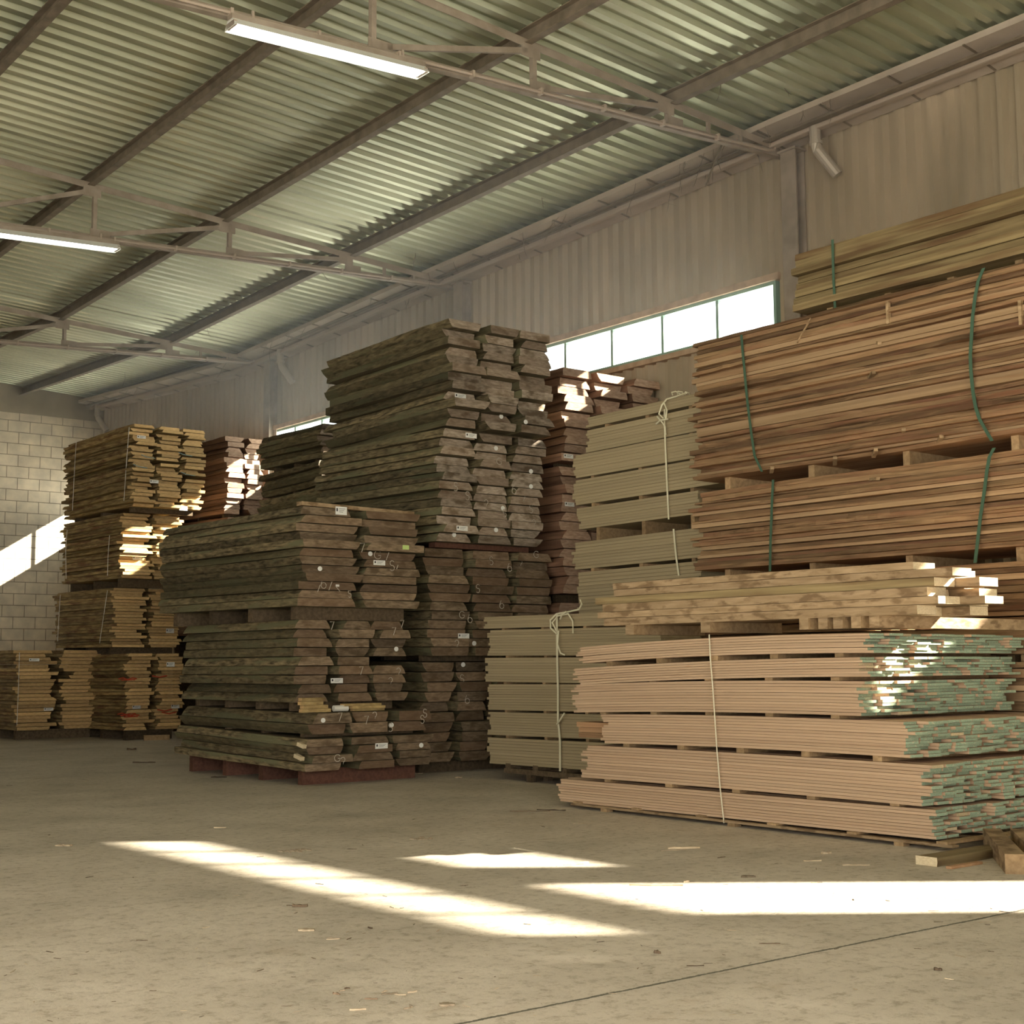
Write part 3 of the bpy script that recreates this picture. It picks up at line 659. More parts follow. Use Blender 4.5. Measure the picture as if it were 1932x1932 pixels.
bearers(b4, b5, n=4, inset=.14, label='bearer under upper middle bundle of tall right stack', group='bearers of the tall right stack')
bearers(b3, b4, n=4, inset=.14, label='bearer under biggest bundle of tall right stack', group='bearers of the tall right stack')
bearers(b2, b3, n=4, inset=.14, label='bearer under top bundle of tall right stack', group='bearers of the tall right stack')
# sticks poking out of its face
for (px, py, dy, dz, ln, lab) in ((1676, 590, 0, -.26, .0, 'short upright stick hanging from upper part of the tall right stack'), (1926, 590, 0, -.26, 0, 'short upright stick at the right edge on the tall right stack'),
                          (1652, 650, .14, -.06, .1, 'short stick poking out below the upright stick on tall right stack'), (1640, 705, .16, .03, .1, 'stick poking out in upper half of tall right stack'),
                          (1700, 812, .10, .04, .12, 'stick poking out left of the right green strap'), (1768, 825, .14, .04, .12, 'stick poking out near the lower right green strap'),
                          (1645, 850, .14, .05, .12, 'stick poking out near the bottom of the biggest bundle'), (1570, 865, .12, .05, .12, 'stick poking out at lower left of the biggest bundle'),
                          (1645, 905, .2, -.02, .1, 'stick poking out just below the biggest bundle'), (1452, 884, .12, .03, .1, 'stick poking out beside the left green strap')):
    p = P(px, py, 0, XB-.05); b = MB()
    if dy == 0: b.bar((0, 0, .13), (0, 0, .13+dz), .035, .045, up=(1, 0, 0))
    else: b.bar((-.02, -dy/2, 0), (ln, dy/2, -dz), .045, .035)
    o = b.build('stick', M['thick_face'], None, (p.x, p.y, p.z)); tag(o, lab, 'stick', 'sticks in the tall right stack')
sp = MB(); p = P(1530, 600, 0, XB-.07); q = P(1504, 647, 0, XB-.07); sp.bar((0, 0, 0), q-p, .02, .012)
tag(sp.build('wood_splinter', M['thick_face'], None, p), 'long thin splinter leaning on the upper left of the tall right stack', 'splinter')

# --- pale stacks
XS = 12.3; g = 'pale boards of the low pale stack'
ps = [((1100, 1392, 1450, 922, 1391, 1440), 9, 'lowest pack of the low pale stack'), ((1100, 1343, 1388, 922, 1343, 1386), 9, 'second pack up of the low pale stack'),
      ((1100, 1291, 1340, 920, 1291, 1339), 10, 'third pack up of the low pale stack'), ((1100, 1242, 1287, 918, 1241, 1286), 9, 'fourth pack up of the low pale stack'),
      ((1100, 1187, 1237, 922, 1189, 1237), 10, 'fifth pack up of the low pale stack'), ((1100, 1158, 1183, 915, 1164, 1186), 5, 'top pack of the low pale stack')]
SP = []
def ptier(stack, X, sp, n, wh, y0, g, width):
    xn, yt, yb, xf, ytf, ybf = sp
    A = P(xn, yt, 0, X); Bq = P(xn, yb, 0, X); C = P(xf, ytf, 0, X); D = P(xf, ybf, 0, X)
    s1 = (C.z-A.z)/(C.y-A.y); s2 = (D.z-Bq.z)/(C.y-A.y); tl = max(-.008, min(.008, (s1+s2)/2))
    zt = C.z-tl*(C.y-y0); zb = D.z-tl*(C.y-y0); rg = random.Random(wh); T = (zt-zb)/n; L = round((C.y-y0)*2)/2
    print('PT', wh, 'Y', y0, C.y, 'z', zb, zt, 'tilt', tl, 'T', T)
    for r in range(n):
        me = board_mesh('pale', width, L, T*.94, rg.randrange(4), 0)
        o = bpy.data.objects.new('sawn_board', me); COL.objects.link(o); yj = C.y-L+rg.uniform(-.05, .05); o.location = (X+width/2+rg.uniform(-.004, .004), yj, zb+r*T+tl*(yj-y0)); o.rotation_euler = (math.atan(tl), 0, 0)
        rn = ordn(n-r)+' down' if r < n-1 else 'topmost'
        tag(o, 'thin pale yellow board, %s, %s' % (rn, wh), 'board', g)
    return dict(X0=X, X1=X+width, Y0=y0, Y1=C.y, z0=zb, z1=zt, tilt=math.atan(tl))
for (sp, n, wh) in ps: SP.append(ptier('lowpale', XS, sp, n, wh, 12.75, g, .7))
for i in range(1, 6): bearers(SP[i], SP[i-1], n=4, w=.06, label='thin spacer under the ' + ps[i][2], group='spacers in the low pale stack')
pallet(SP[0], 'dark worn pallet under the low pale stack', x_over=.0, bm='dark_bearer')
XT = 13.68; g = 'pale boards of the high pale stack'
pt = [((1294, 1290, 1340, 1095, 1290, 1336), 8, 'second lowest pack of the high pale stack'),
      ((1294, 1180, 1285, 1095, 1205, 1285), 14, 'third lowest pack of the high pale stack'),
      ((1294, 1060, 1172, 1091, 1080, 1198), 18, 'fourth lowest pack of the high pale stack'), ((1289, 996, 1054, 1082, 1024, 1075), 9, 'middle pack of the high pale stack'),
      ((1300, 920, 963, 1092, 959, 999), 8, 'fifth pack down of the high pale stack'), ((1311, 868, 912, 1083, 907, 954), 8, 'fourth pack down of the high pale stack'),
      ((1311, 817, 863, 1082, 860, 903), 8, 'third pack down of the high pale stack'), ((1311, 766, 811, 1108, 812, 854), 8, 'second pack down of the high pale stack'),
      ((1311, 743, 761, 1108, 788, 807), 4, 'top pack of the high pale stack')]
ST = []
for (sp, n, wh) in pt: ST.append(ptier('highpale', XT, sp, n, wh, 12.95, g, .9))
for i in range(1, 9): bearers(ST[i], ST[i-1], n=3, w=.07, label='thin spacer under the ' + pt[i][2], group='spacers in the high pale stack')
bearers(ST[0], None, n=3, w=.1, label='bearer under the high pale stack', group='spacers in the high pale stack')

# --- dark thick slab stacks
YM = 16.6
def dt(stack, X, sp, rows, cols, xr, where, what='dark thick timber slab', kind='dark', **k):
    k.setdefault('jx', .045); k['jy'] = k.get('jy', .08)*1.3
    return tier(stack, kind, X, sp, rows, cols, xr=xr, what=what, where=where, group='slabs of ' + stack, **k)
nm = 'low slab stack'
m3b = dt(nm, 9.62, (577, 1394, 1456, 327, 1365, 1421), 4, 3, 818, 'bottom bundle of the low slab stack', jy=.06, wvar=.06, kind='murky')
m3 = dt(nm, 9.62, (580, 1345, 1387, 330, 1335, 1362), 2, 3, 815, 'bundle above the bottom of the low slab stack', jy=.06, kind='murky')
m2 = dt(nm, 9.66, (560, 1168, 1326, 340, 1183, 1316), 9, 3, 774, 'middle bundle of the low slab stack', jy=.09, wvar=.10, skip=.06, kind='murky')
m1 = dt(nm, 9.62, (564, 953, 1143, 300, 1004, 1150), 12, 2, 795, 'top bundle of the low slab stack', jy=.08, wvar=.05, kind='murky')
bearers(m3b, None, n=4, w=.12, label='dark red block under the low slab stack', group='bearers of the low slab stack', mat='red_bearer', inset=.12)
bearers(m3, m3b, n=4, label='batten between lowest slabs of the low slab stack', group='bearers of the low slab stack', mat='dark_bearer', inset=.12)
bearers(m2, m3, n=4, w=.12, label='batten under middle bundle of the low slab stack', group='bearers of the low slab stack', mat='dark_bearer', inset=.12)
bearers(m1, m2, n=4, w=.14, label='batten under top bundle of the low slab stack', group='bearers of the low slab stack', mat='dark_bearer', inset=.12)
nm = 'tallest slab stack'
XCN = 12.0
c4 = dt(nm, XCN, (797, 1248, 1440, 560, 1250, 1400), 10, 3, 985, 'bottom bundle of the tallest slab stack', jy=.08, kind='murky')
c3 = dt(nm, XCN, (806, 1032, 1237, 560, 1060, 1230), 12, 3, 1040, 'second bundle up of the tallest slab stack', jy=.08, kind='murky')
c2 = dt(nm, XCN, (828, 808, 1020, 590, 860, 1030), 13, 3, 1028, 'third bundle up of the tallest slab stack', jy=.09)
c1 = dt(nm, XCN, (845, 600, 800, 608, 694, 850), 12, 3, 1036, 'top bundle of the tallest slab stack', jy=.10)
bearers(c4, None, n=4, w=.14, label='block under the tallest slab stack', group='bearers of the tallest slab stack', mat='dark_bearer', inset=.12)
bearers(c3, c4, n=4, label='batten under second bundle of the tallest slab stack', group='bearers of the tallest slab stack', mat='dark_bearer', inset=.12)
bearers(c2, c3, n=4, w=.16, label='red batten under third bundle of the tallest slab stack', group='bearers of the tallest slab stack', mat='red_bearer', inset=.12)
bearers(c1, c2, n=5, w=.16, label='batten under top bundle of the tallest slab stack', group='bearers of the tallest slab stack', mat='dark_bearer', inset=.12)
nm = 'sunlit slab stack by the window'
s3 = dt(nm, 14.5, (1062, 1135, 1420, 1000, 1130, 1400), 14, 2, 1180, 'bottom bundle of slab stack behind the high pale stack', jy=.06, yf=21.0, kind='rust')
s2 = dt(nm, 14.5, (1060, 878, 1120, 1000, 900, 1120), 14, 2, 1175, 'middle bundle of slab stack behind the high pale stack', jy=.06, yf=21.0, kind='rust')
s1 = dt(nm, 14.5, (1062, 692, 868, 1000, 760, 870), 11, 3, 1238, 'top bundle of slab stack below the window', jy=.08, yf=21.0, what='reddish slab with sunlit end', kind='rust')
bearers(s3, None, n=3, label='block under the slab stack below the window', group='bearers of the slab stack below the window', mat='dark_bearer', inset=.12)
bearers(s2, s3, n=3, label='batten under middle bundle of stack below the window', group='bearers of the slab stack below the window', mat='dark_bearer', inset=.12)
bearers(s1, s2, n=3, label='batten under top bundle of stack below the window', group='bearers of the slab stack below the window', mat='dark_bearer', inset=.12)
nm = 'thin slab stack behind the tallest stack'
XD = 14.0
d4 = dt(nm, XD, (604, 1060, 1330, 484, 1080, 1330), 9, 1, None, 'bottom bundle behind left of tallest stack', Xw=1.4, yf=26.2) if False else None
def dback(spec, rows, where):
    return tier('back thin slabs', 'dark', XD, spec, rows, 1, Xw=1.3, what='dark slab seen from its side', where=where, group='slabs of the stack behind the tallest stack', jy=.12, jx=.04)
k0 = dback((604, 1045, 1330, 486, 1060, 1330), 14, 'lowest bundle behind the tallest stack')
k1 = dback((604, 918, 1035, 487, 962, 1040), 9, 'third bundle down, behind tallest stack')
k2 = dback((604, 868, 912, 488, 914, 958), 4, 'second bundle down, behind tallest stack')
k3 = dback((604, 798, 862, 492, 836, 875), 6, 'top bundle, behind tallest stack')
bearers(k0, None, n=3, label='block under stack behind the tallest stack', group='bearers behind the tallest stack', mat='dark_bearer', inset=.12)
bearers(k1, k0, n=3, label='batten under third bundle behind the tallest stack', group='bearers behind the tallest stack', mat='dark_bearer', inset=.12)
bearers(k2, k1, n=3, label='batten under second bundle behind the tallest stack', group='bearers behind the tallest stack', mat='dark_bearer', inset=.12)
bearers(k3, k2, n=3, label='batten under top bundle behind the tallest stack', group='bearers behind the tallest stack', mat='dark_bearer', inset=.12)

# --- golden board stacks at the left
def gt(stack, X, sp, rows, cols, xr, where, **k):
    k.setdefault('jx', .06); k['jy'] = .15
    return tier(stack, 'gold', X, sp, rows, cols, xr=xr, what='golden waney board', where=where, group='boards of the ' + stack, **k)
nm = 'tall golden stack'; YG = 29.0; XO = 12.5
g4 = gt(nm, XO+.15, (193, 1232, 1380, 160, 1232, 1380), 22, 2, 345, 'bottom bundle of tall golden stack', yf=33.0, jy=.10, wvar=.12, Yn=29.6)
g3 = gt(nm, XO, (212, 1108, 1221, 103, 1112, 1211), 20, 2, 345, 'third bundle down of tall golden stack', jy=.10, wvar=.10)
g2 = gt(nm, XO, (228, 967, 1090, 116, 980, 1098), 21, 2, 350, 'second bundle down of tall golden stack', jy=.10, wvar=.08)
g1 = gt(nm, XO, (250, 800, 953, 124, 842, 965), 24, 3, 385, 'top bundle of tall golden stack', jy=.09, skip=.05, wvar=.05)
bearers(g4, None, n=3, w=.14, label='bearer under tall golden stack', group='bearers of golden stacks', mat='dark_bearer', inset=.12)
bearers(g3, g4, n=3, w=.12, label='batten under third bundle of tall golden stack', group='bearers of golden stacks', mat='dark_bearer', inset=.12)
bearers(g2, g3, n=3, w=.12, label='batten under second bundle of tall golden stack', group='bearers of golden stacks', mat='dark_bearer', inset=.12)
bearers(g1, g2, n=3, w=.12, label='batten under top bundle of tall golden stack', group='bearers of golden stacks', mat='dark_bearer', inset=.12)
a1 = gt('low golden stack', 10.9, (38, 1226, 1378, -60, 1226, 1372), 22, 2, 190, 'low golden stack at left edge', yf=35, jy=.10, wvar=.20, Yn=31.6)
bearers(a1, None, n=3, w=.14, label='bearer under low golden stack at left edge', group='bearers of golden stacks', mat='dark_bearer', inset=.12)
sm = []
nm = 'sunlit slab stack at left'
e1 = dt(nm, 15.25, (424, 975, 1200, 380, 975, 1200), 18, 2, 503, 'lower bundle of small stack behind tall golden stack', Yn=30.2, yf=33.5, what='split slab', kind='rust')
e2 = dt(nm, 15.2, (422, 822, 968, 380, 840, 968), 15, 2, 497, 'top bundle of small stack behind tall golden stack', Yn=30.1, yf=33.5, what='pale split slab with sunlit end', kind='rust', wvar=.08)
bearers(e1, None, n=3, label='block under small stack behind the golden stack', group='bearers of the small sunlit stack', mat='dark_bearer', inset=.12)
bearers(e2, e1, n=3, label='batten under top bundle of small stack behind golden stack', group='bearers of the small sunlit stack', mat='dark_bearer', inset=.12)
# ------------------------------------------------------------------ straps
def ribbon(name, pts_px, X, w, mat, label, cat='strap', group=None, thick=.006, tubular=False):
    pts = [P(px, py, 0, X) for px, py in pts_px]; o0 = pts[0]; b = MB()
    if tubular: b.tube([p-o0 for p in pts], w/2, 6)
    else:
        vs = []
        for p in pts:
            q = p-o0; vs += [(q.x-thick, q.y-w/2, q.z), (q.x-thick, q.y+w/2, q.z), (q.x, q.y+w/2, q.z), (q.x, q.y-w/2, q.z)]
        fs = []
        for i in range(len(pts)-1):
            a = 4*i; fs += [(a+k, a+(k+1) % 4, a+4+(k+1) % 4, a+4+k) for k in range(4)]
        fs += [(3, 2, 1, 0), tuple(4*(len(pts)-1)+k for k in range(4))]; b.add(vs, fs)
    o = b.build(name, M[mat], None, o0); tag(o, label, cat, group); return o
G = 'green straps on the tall right stack'
ribbon('green_strap', [(1399, 632), (1402, 670), (1405, 700), (1409, 745), (1413, 780), (1418, 820), (1424, 860), (1438, 890)], 12.965, .036, 'green_strap', 'green strap at the left end of the biggest bundle of tall stack', 'strap', G)
ribbon('green_strap', [(1459, 905), (1457, 940), (1456, 970), (1454, 1020), (1453, 1078)], 12.965, .036, 'green_strap', 'green strap on left part of the bundle below the biggest one', 'strap', G)
ribbon('green_strap', [(1856, 506), (1846, 530), (1840, 560), (1835, 600), (1833, 640), (1831, 670), (1832, 700), (1836, 740), (1841, 768), (1848, 790), (1858, 808), (1872, 832)], 12.955, .04, 'green_strap', 'loose green strap bulging near the right edge on the biggest bundle', 'strap', G)
ribbon('green_strap', [(1876, 845), (1867, 862), (1862, 890), (1857, 930), (1850, 975), (1845, 1020), (1840, 1062)], 12.96, .04, 'green_strap', 'slanting green strap near the right edge, below the biggest bundle', 'strap', G)
ribbon('green_strap', [(1571, 452), (1572, 490), (1573, 530), (1576, 582)], 13.235, .035, 'green_strap', 'thin green strap around the top bundle of the tall right stack', 'strap', G)
G = 'cream ties on the pale and near stacks'
st = ribbon('cream_strap', [(1051, 1158), (1051, 1200), (1052, 1260), (1053, 1300), (1053, 1362), (1055, 1375), (1057, 1400), (1057, 1455)], 12.265, .035, 'cream_strap', 'cream tie knotted around the low pale stack', 'tie', G)
def tails(parent, X, lines, r=.012, name='loose_end'):
    for ln in lines:
        b = MB(); pts = [P(px, py, 0, X)-parent.location + Vector((-.02-.03*math.sin(i*1.3), 0, 0)) for i, (px, py) in enumerate(ln)]
        b.tube(pts, r, 6); b.build(name, M['cream_strap'], parent)
tails(st, 12.25, [[(1053, 1196), (1044, 1185), (1042, 1170), (1050, 1158), (1068, 1155), (1095, 1150), (1103, 1140), (1098, 1132)], [(1052, 1190), (1047, 1175), (1056, 1162), (1072, 1158), (1080, 1172), (1084, 1195)], [(1056, 1190), (1057, 1215), (1061, 1232), (1066, 1236)], [(1053, 1366), (1062, 1358), (1069, 1345)], [(1059, 1168), (1065, 1160), (1072, 1154)]])
st = ribbon('cream_strap', [(1254, 772), (1254, 800), (1256, 850), (1259, 920), (1262, 980)], 13.645, .028, 'cream_strap', 'cream tie with a bow around the high pale stack', 'tie', G)
tails(st, 13.62, [[(1254, 790), (1248, 782), (1252, 765), (1258, 753), (1275, 748), (1290, 744), (1300, 742)], [(1240, 800), (1250, 794), (1264, 791)], [(1242, 786), (1252, 795), (1258, 805), (1256, 820)], [(1258, 790), (1263, 775), (1256, 760)]])
tails(st, 13.7, [[(1271, 746), (1272, 741), (1278, 739), (1283, 743), (1281, 748)], [(1280, 744), (1284, 739), (1291, 740), (1289, 746)], [(1294, 745), (1298, 740), (1304, 742), (1303, 747)]], r=.009, name='bow_loop')
ribbon('cream_strap', [(1271, 998), (1273, 1020), (1276, 1050), (1281, 1086)], 13.645, .03, 'cream_strap', 'cream tie on the lower bundle of the high pale stack', 'tie', G)
ribbon('twine', [(1338, 1197), (1340, 1240), (1345, 1300), (1349, 1360), (1353, 1420), (1359, 1490), (1366, 1553)], 10.455, .013, 'cream_strap', 'thin cream cord down the long side of the near stack', 'tie', G, tubular=True)
G = 'thin white bands on the golden stacks'
for pts, X, lab in (([(144, 834), (140, 900), (137, 963)], 12.44, 'thin white band at left end of the top golden bundle'), ([(244, 806), (239, 870), (234, 945)], 12.44, 'thin white band beside the corner of the top golden bundle'),
                    ([(127, 1000), (124, 1040), (125, 1092)], 12.44, 'thin white band at left end of second golden bundle down'), ([(207, 1010), (204, 1050), (203, 1086)], 12.44, 'thin white band near corner of second golden bundle down'),
                    ([(114, 1122), (111, 1170), (109, 1210)], 12.44, 'thin white band at left end of third golden bundle down'), ([(203, 1114), (196, 1160), (188, 1214)], 12.44, 'thin white band near corner of third golden bundle down'),
                    ([(37, 1231), (35, 1300), (32, 1368)], 10.9, 'thin white band on the low golden stack at left edge')):
    ribbon('white_band', pts, X, .022, 'paper', lab, 'tie', G)

# ------------------------------------------------------------------ paper labels, tags, chalk and paint on the board ends
def find_board(stack, px, py):
    best = None
    for (o, x0, x1, z0, z1, y) in REG[stack]:
        p = P(px, py, 1, y)
        if x0-.02 <= p.x <= x1+.02 and z0-.015 <= p.z <= z1+.015 and (best is None or y < best[1]): best = (o, y, p, z0, z1)
    if best is None:
        best = min(((o, y, P(px, py, 1, y), z0, z1) for (o, x0, x1, z0, z1, y) in REG[stack]), key=lambda t: (t[2]-Vector((t[0].location.x, t[1], (t[3]+t[4])/2))).length)
    return best
def loc_on(bd): 
    o, y, p, z0, z1 = bd; return Vector((p.x-o.location.x, -.022, max(min(p.z, z1-.015), z0+.015)-o.location.z))
def paper(stack, px, py, wpx, hpx, mat='paper', text=True, name='paper_label'):
    bd = find_board(stack, px, py); o = bd[0]; s = math.hypot(bd[2].x, bd[2].y)/F_PX*1.02; w = wpx*s/.78; h = hpx*s
    b = MB(); b.box((-w/2, -.003, -h/2), (w/2, 0, h/2), 0)
    if text:
        b.box((-w*.42, -.0045, -h*.1), (-w*.30, -.003, h*.3), 1)
        for k in range(3): b.box((-w*.2, -.0045, h*(.22-.2*k)), (w*(.36-.1*k), -.003, h*(.27-.2*k)), 1)
    c = b.build(name, [M[mat], M['ink']], o, loc_on(bd)); return c
def disc(stack, px, py, rpx):
    bd = find_board(stack, px, py); o = bd[0]; s = math.hypot(bd[2].x, bd[2].y)/F_PX; r = rpx*s; b = MB()
    n = 10; vs = [(math.cos(2*math.pi*k/n)*r*1.1, -.003, math.sin(2*math.pi*k/n)*r) for k in range(n)]; vs += [(x, 0, z) for x, _, z in vs]
    b.add(vs, [tuple(range(n)), tuple(range(2*n-1, n-1, -1))]+[(k, (k+1) % n, n+(k+1) % n, n+k) for k in range(n)])
    b.build('round_tag', [M['paper']], o, loc_on(bd))
LS, TS, WS, GS, LG, SS = 'low slab stack', 'tallest slab stack', 'sunlit slab stack by the window', 'tall golden stack', 'low golden stack', 'sunlit slab stack at left'
paper(LS, 642, 964, 19, 15); paper(LS, 714, 1062, 20, 9); paper(LS, 764, 1033, 11, 8, 'lime_paper', False, 'lime_label'); paper(LS, 634, 1284, 20, 9); paper(LS, 718, 1406, 21, 10); paper(LS, 635, 1105, 6, 4, 'paper', False)
for px, py in ((602, 1073), (697, 1045), (746, 1224), (737, 1368), (793, 1406), (608, 1359)): disc(LS, px, py, 4.5)
for px, py in ((867, 748), (887, 822), (870, 997), (873, 1200)): paper(TS, px, py, 20, 9)
for px, py in ((855, 1008), (934, 1000), (1000, 891), (1000, 918), (947, 959), (944, 785), (990, 798), (893, 1214), (872, 1254), (934, 846)): disc(TS, px, py, 4.5)
paper(WS, 1071, 861, 18, 8); paper(WS, 1073, 950, 18, 8)
for px, py in ((266, 825), (290, 912), (258, 1052)): paper(GS, px, py, 13, 6)
for px, py in ((320, 1190), (321, 1253), (257, 1333), (330, 1332), (345, 975)): paper(GS, px, py, 12, 8)
paper(LG, 64, 1245, 14, 5); paper(LG, 91, 1338, 13, 5)
rgc = random.Random(11)
def strokes(stack, px, py, size, lines, mat='chalk', name='chalk_mark', r=.0055):
    bd = find_board(stack, px, py); o = bd[0]; b = MB()
    for ln in lines: b.tube([(u*size, -.002, v*size) for u, v in ln], r, 5)
    b.build(name, [M[mat]], o, loc_on(bd))
def arc(cx, cy, r, a0, a1, n=9): return [(cx+r*math.cos(math.radians(a0+(a1-a0)*k/n)), cy+r*math.sin(math.radians(a0+(a1-a0)*k/n))) for k in range(n+1)]
SIX = [[(-.1, .5), (-.3, .1)]+arc(0, -.15, .32, 170, 530)]
SEVEN = [[(-.3, .4), (.25, .45), (-.1, -.5)]]; SLASH = [[(-.2, -.5), (.2, .5)]]; SS_ = [arc(0, .22, .24, 30, 250)+arc(0, -.25, .26, 90, -140)]; GG = [arc(0, 0, .4, 40, 320)+[(.35, -.05), (.05, -.05)]]
QQ = [arc(0, .15, .28, 160, -70)+[(.05, -.35)]]
strokes(LS, 609, 1102, .13, SIX); strokes(LS, 622, 1105, .13, SLASH); strokes(LS, 600, 1112, .10, SLASH); strokes(LS, 636, 1112, .10, [[(-.3, .3), (.3, -.3)]])
strokes(LS, 682, 1033, .14, SEVEN); strokes(LS, 711, 1047, .15, GG); strokes(LS, 730, 1048, .15, SLASH); strokes(LS, 738, 1067, .15, SS_); strokes(LS, 748, 1070, .06, SLASH)
strokes(LS, 658, 1120, .10, SS_)
for px, py in ((757, 1177), (742, 1190), (625, 1180), (750, 1267), (735, 1285), (690, 1358), (705, 1350), (795, 1358), (640, 1352), (635, 1430), (645, 1440), (735, 1372), (800, 1345), (680, 1265)):
    strokes(LS, px, py, .12, rgc.choice([SS_, QQ, GG, SEVEN]))
for px, py in ((968, 925), (985, 940), (1000, 960), (858, 918), (880, 935), (950, 965), (915, 950), (1005, 985), (925, 1055), (960, 1080), (870, 1160), (885, 1175), (860, 1215), (980, 1060), (1010, 1045), (945, 1140), (900, 1110), (870, 1280), (880, 1320), (940, 870)):
    strokes(TS, px, py, .13, rgc.choice([SS_, QQ, GG, SIX]))
for px, py in ((240, 1280), (245, 1350), (238, 1345)): strokes(GS, px, py, .35, [[(-.6, 0), (-.3, .06), (0, -.05), (.3, .05), (.6, 0)], [(-.4, -.08), (.5, -.06)]], 'red_paint', 'red_paint_mark', .012)
for px, py in ((300, 1277), (310, 1340), (318, 1345)): strokes(GS, px, py, .35, [[(-.5, .05), (0, -.05), (.5, .05)]], 'red_paint', 'red_paint_mark', .014)
for px, py in ((265, 880), (355, 895), (350, 860), (280, 860)): strokes(GS, px, py, .3, [[(-.6, .1), (-.2, -.03), (.5, -.08)]], 'blue_paint', 'blue_paint_mark', .009)

# ------------------------------------------------------------------ small timber around the stacks
def block(name, a, size, mat, label, cat='offcut', group=None, rz=0, endmat=None):
    b = MB(); b.box((0, 0, 0), size); b.m = [0, 0, 1, 0, 1, 0] if size[1] > size[0] else [0, 0, 0, 1, 0, 1]
    o = b.build(name, [M[mat], M[endmat or mat]], None, a, (0, 0, rz)); tag(o, label, cat, group); return o
ztop3 = m3['z1']
G = 'short golden offcuts on the ledge of the low slab stack'
for k, (dx, dy, dz, L, lab) in enumerate(((0, 0, 0, .44, 'golden offcut, lowest of the small pile on the slab ledge'), (.02, .01, .05, .38, 'golden offcut, second up in the small pile on the slab ledge'), (-.02, .0, .10, .34, 'golden offcut, third up in the small pile on the slab ledge'), (.0, .02, .15, .36, 'golden offcut, topmost of the small pile on the slab ledge'))):
    p = P(571, 1342, 1, 16.6); block('wood_offcut', (p.x+dx, 16.6+dy, ztop3+.002+dz), (L, .10, .046), 'gold_face', lab, 'offcut', G, 0, 'gold_end')
for k, (px, L, dz, lab) in enumerate(((668, .50, 0, 'golden offcut, lowest of the loose ones right of the white roll'), (665, .55, .035, 'golden offcut, middle of the loose ones right of the white roll'), (650, .62, .07, 'thin offcut on top of the loose ones right of the roll'))):
    p = P(px, 1340, 1, 16.62); block('wood_offcut', (p.x, 16.62, ztop3+.002+dz), (L, .11, .033), 'gold_face', lab, 'offcut', G, .02*k, 'gold_end')
p = P(630, 1332, 1, 16.65); b = MB(); b.tube([(0, 0, 0), (.10, 0, .0), (.22, 0, 0)], .042, 14); o = b.build('white_roll', M['white_roll'], None, (p.x, 16.66, ztop3+.045)); tag(o, 'white roll lying between the offcuts on the slab ledge', 'roll')
p = P(571, 952, 1, 16.95); q = P(700, 962, 1, 16.95)
b = MB(); b.bar((0, 0, .03), (1.9, 0, .0), .14, .055); o = b.build('wooden_plank', M['thick_face'], None, (p.x, 17.05, m1['z1']+.02)); tag(o, 'pinkish plank lying across the top of the low slab stack', 'plank')
for k, (px, py, s_, lab) in enumerate(((575, 1409, .10, 'pale square offcut stuck between slabs at the low stack corner'), (571, 1432, .12, 'pale wedge offcut poking from the low stack corner'))):
    p = P(px, py, 0, 9.56); b = MB(); b.bar((0, 0, 0), (-.02, s_*1.3, s_*.35), .06, .05); o = b.build('wood_offcut', M['thick_end'], None, p); tag(o, lab, 'offcut')
G = 'brown board ends behind the near stack'
for k, (px0, py1, L) in enumerate(((1092, 1391, .55), (1092, 1381, .5), (1088, 1371, .6))):
    p = P(px0, py1, 0, 10.62); block('board_offcut', (10.62, p.y-L, p.z), (.34, L, .055), 'brown_face', 'brown board end poking out left of the near stack, %s' % ('lowest', 'middle one', 'topmost')[k], 'board', G, 0, 'brown_bark')
# timbers lying on the floor
a = P(1748, 1634, 2, 0); c = P(1884, 1612, 2, 0); d = (c-a)
me = board_mesh('weather', .20, 1.0, .07, 3, 0); o = bpy.data.objects.new('slab_offcut', me); COL.objects.link(o); o.location = (a.x, a.y, .002); o.scale = (1, d.length, 1)
o.rotation_euler = (0, 0, math.atan2(-d.x, d.y)); tag(o, 'long waney offcut lying on the floor right of the near stack', 'offcut')
a2 = P(1790, 1640, 2, 0); b = MB(); b.bar((0, 0, .012), (d.x*.42, d.y*.42, .012), .05, .02); o = b.build('wood_splinter', M['brown_face'], None, (a2.x, a2.y, 0)); tag(o, 'thin reddish splinter just in front of the long floor offcut', 'splinter')
a = P(1897, 1649, 2, 0)
for k, (dx, dy, lab) in enumerate(((0, 0, 'squared beam end on the floor at the right edge'), (.16, -.17, 'second squared beam on the floor, cut by the right edge'))):
    o = block('wooden_beam', (a.x+dx, a.y+dy, 0), (.15, 1.7, .15), 'thick_face', lab, 'beam', 'beams on the floor at the right edge', -.9, 'bearer')
a = P(272, 1397, 2, 0); block('wooden_beam', (a.x, a.y, 0), (.55, .14, .11), 'bearer', 'dark short beam on the floor in front of golden stacks', 'beam', None, -.3)
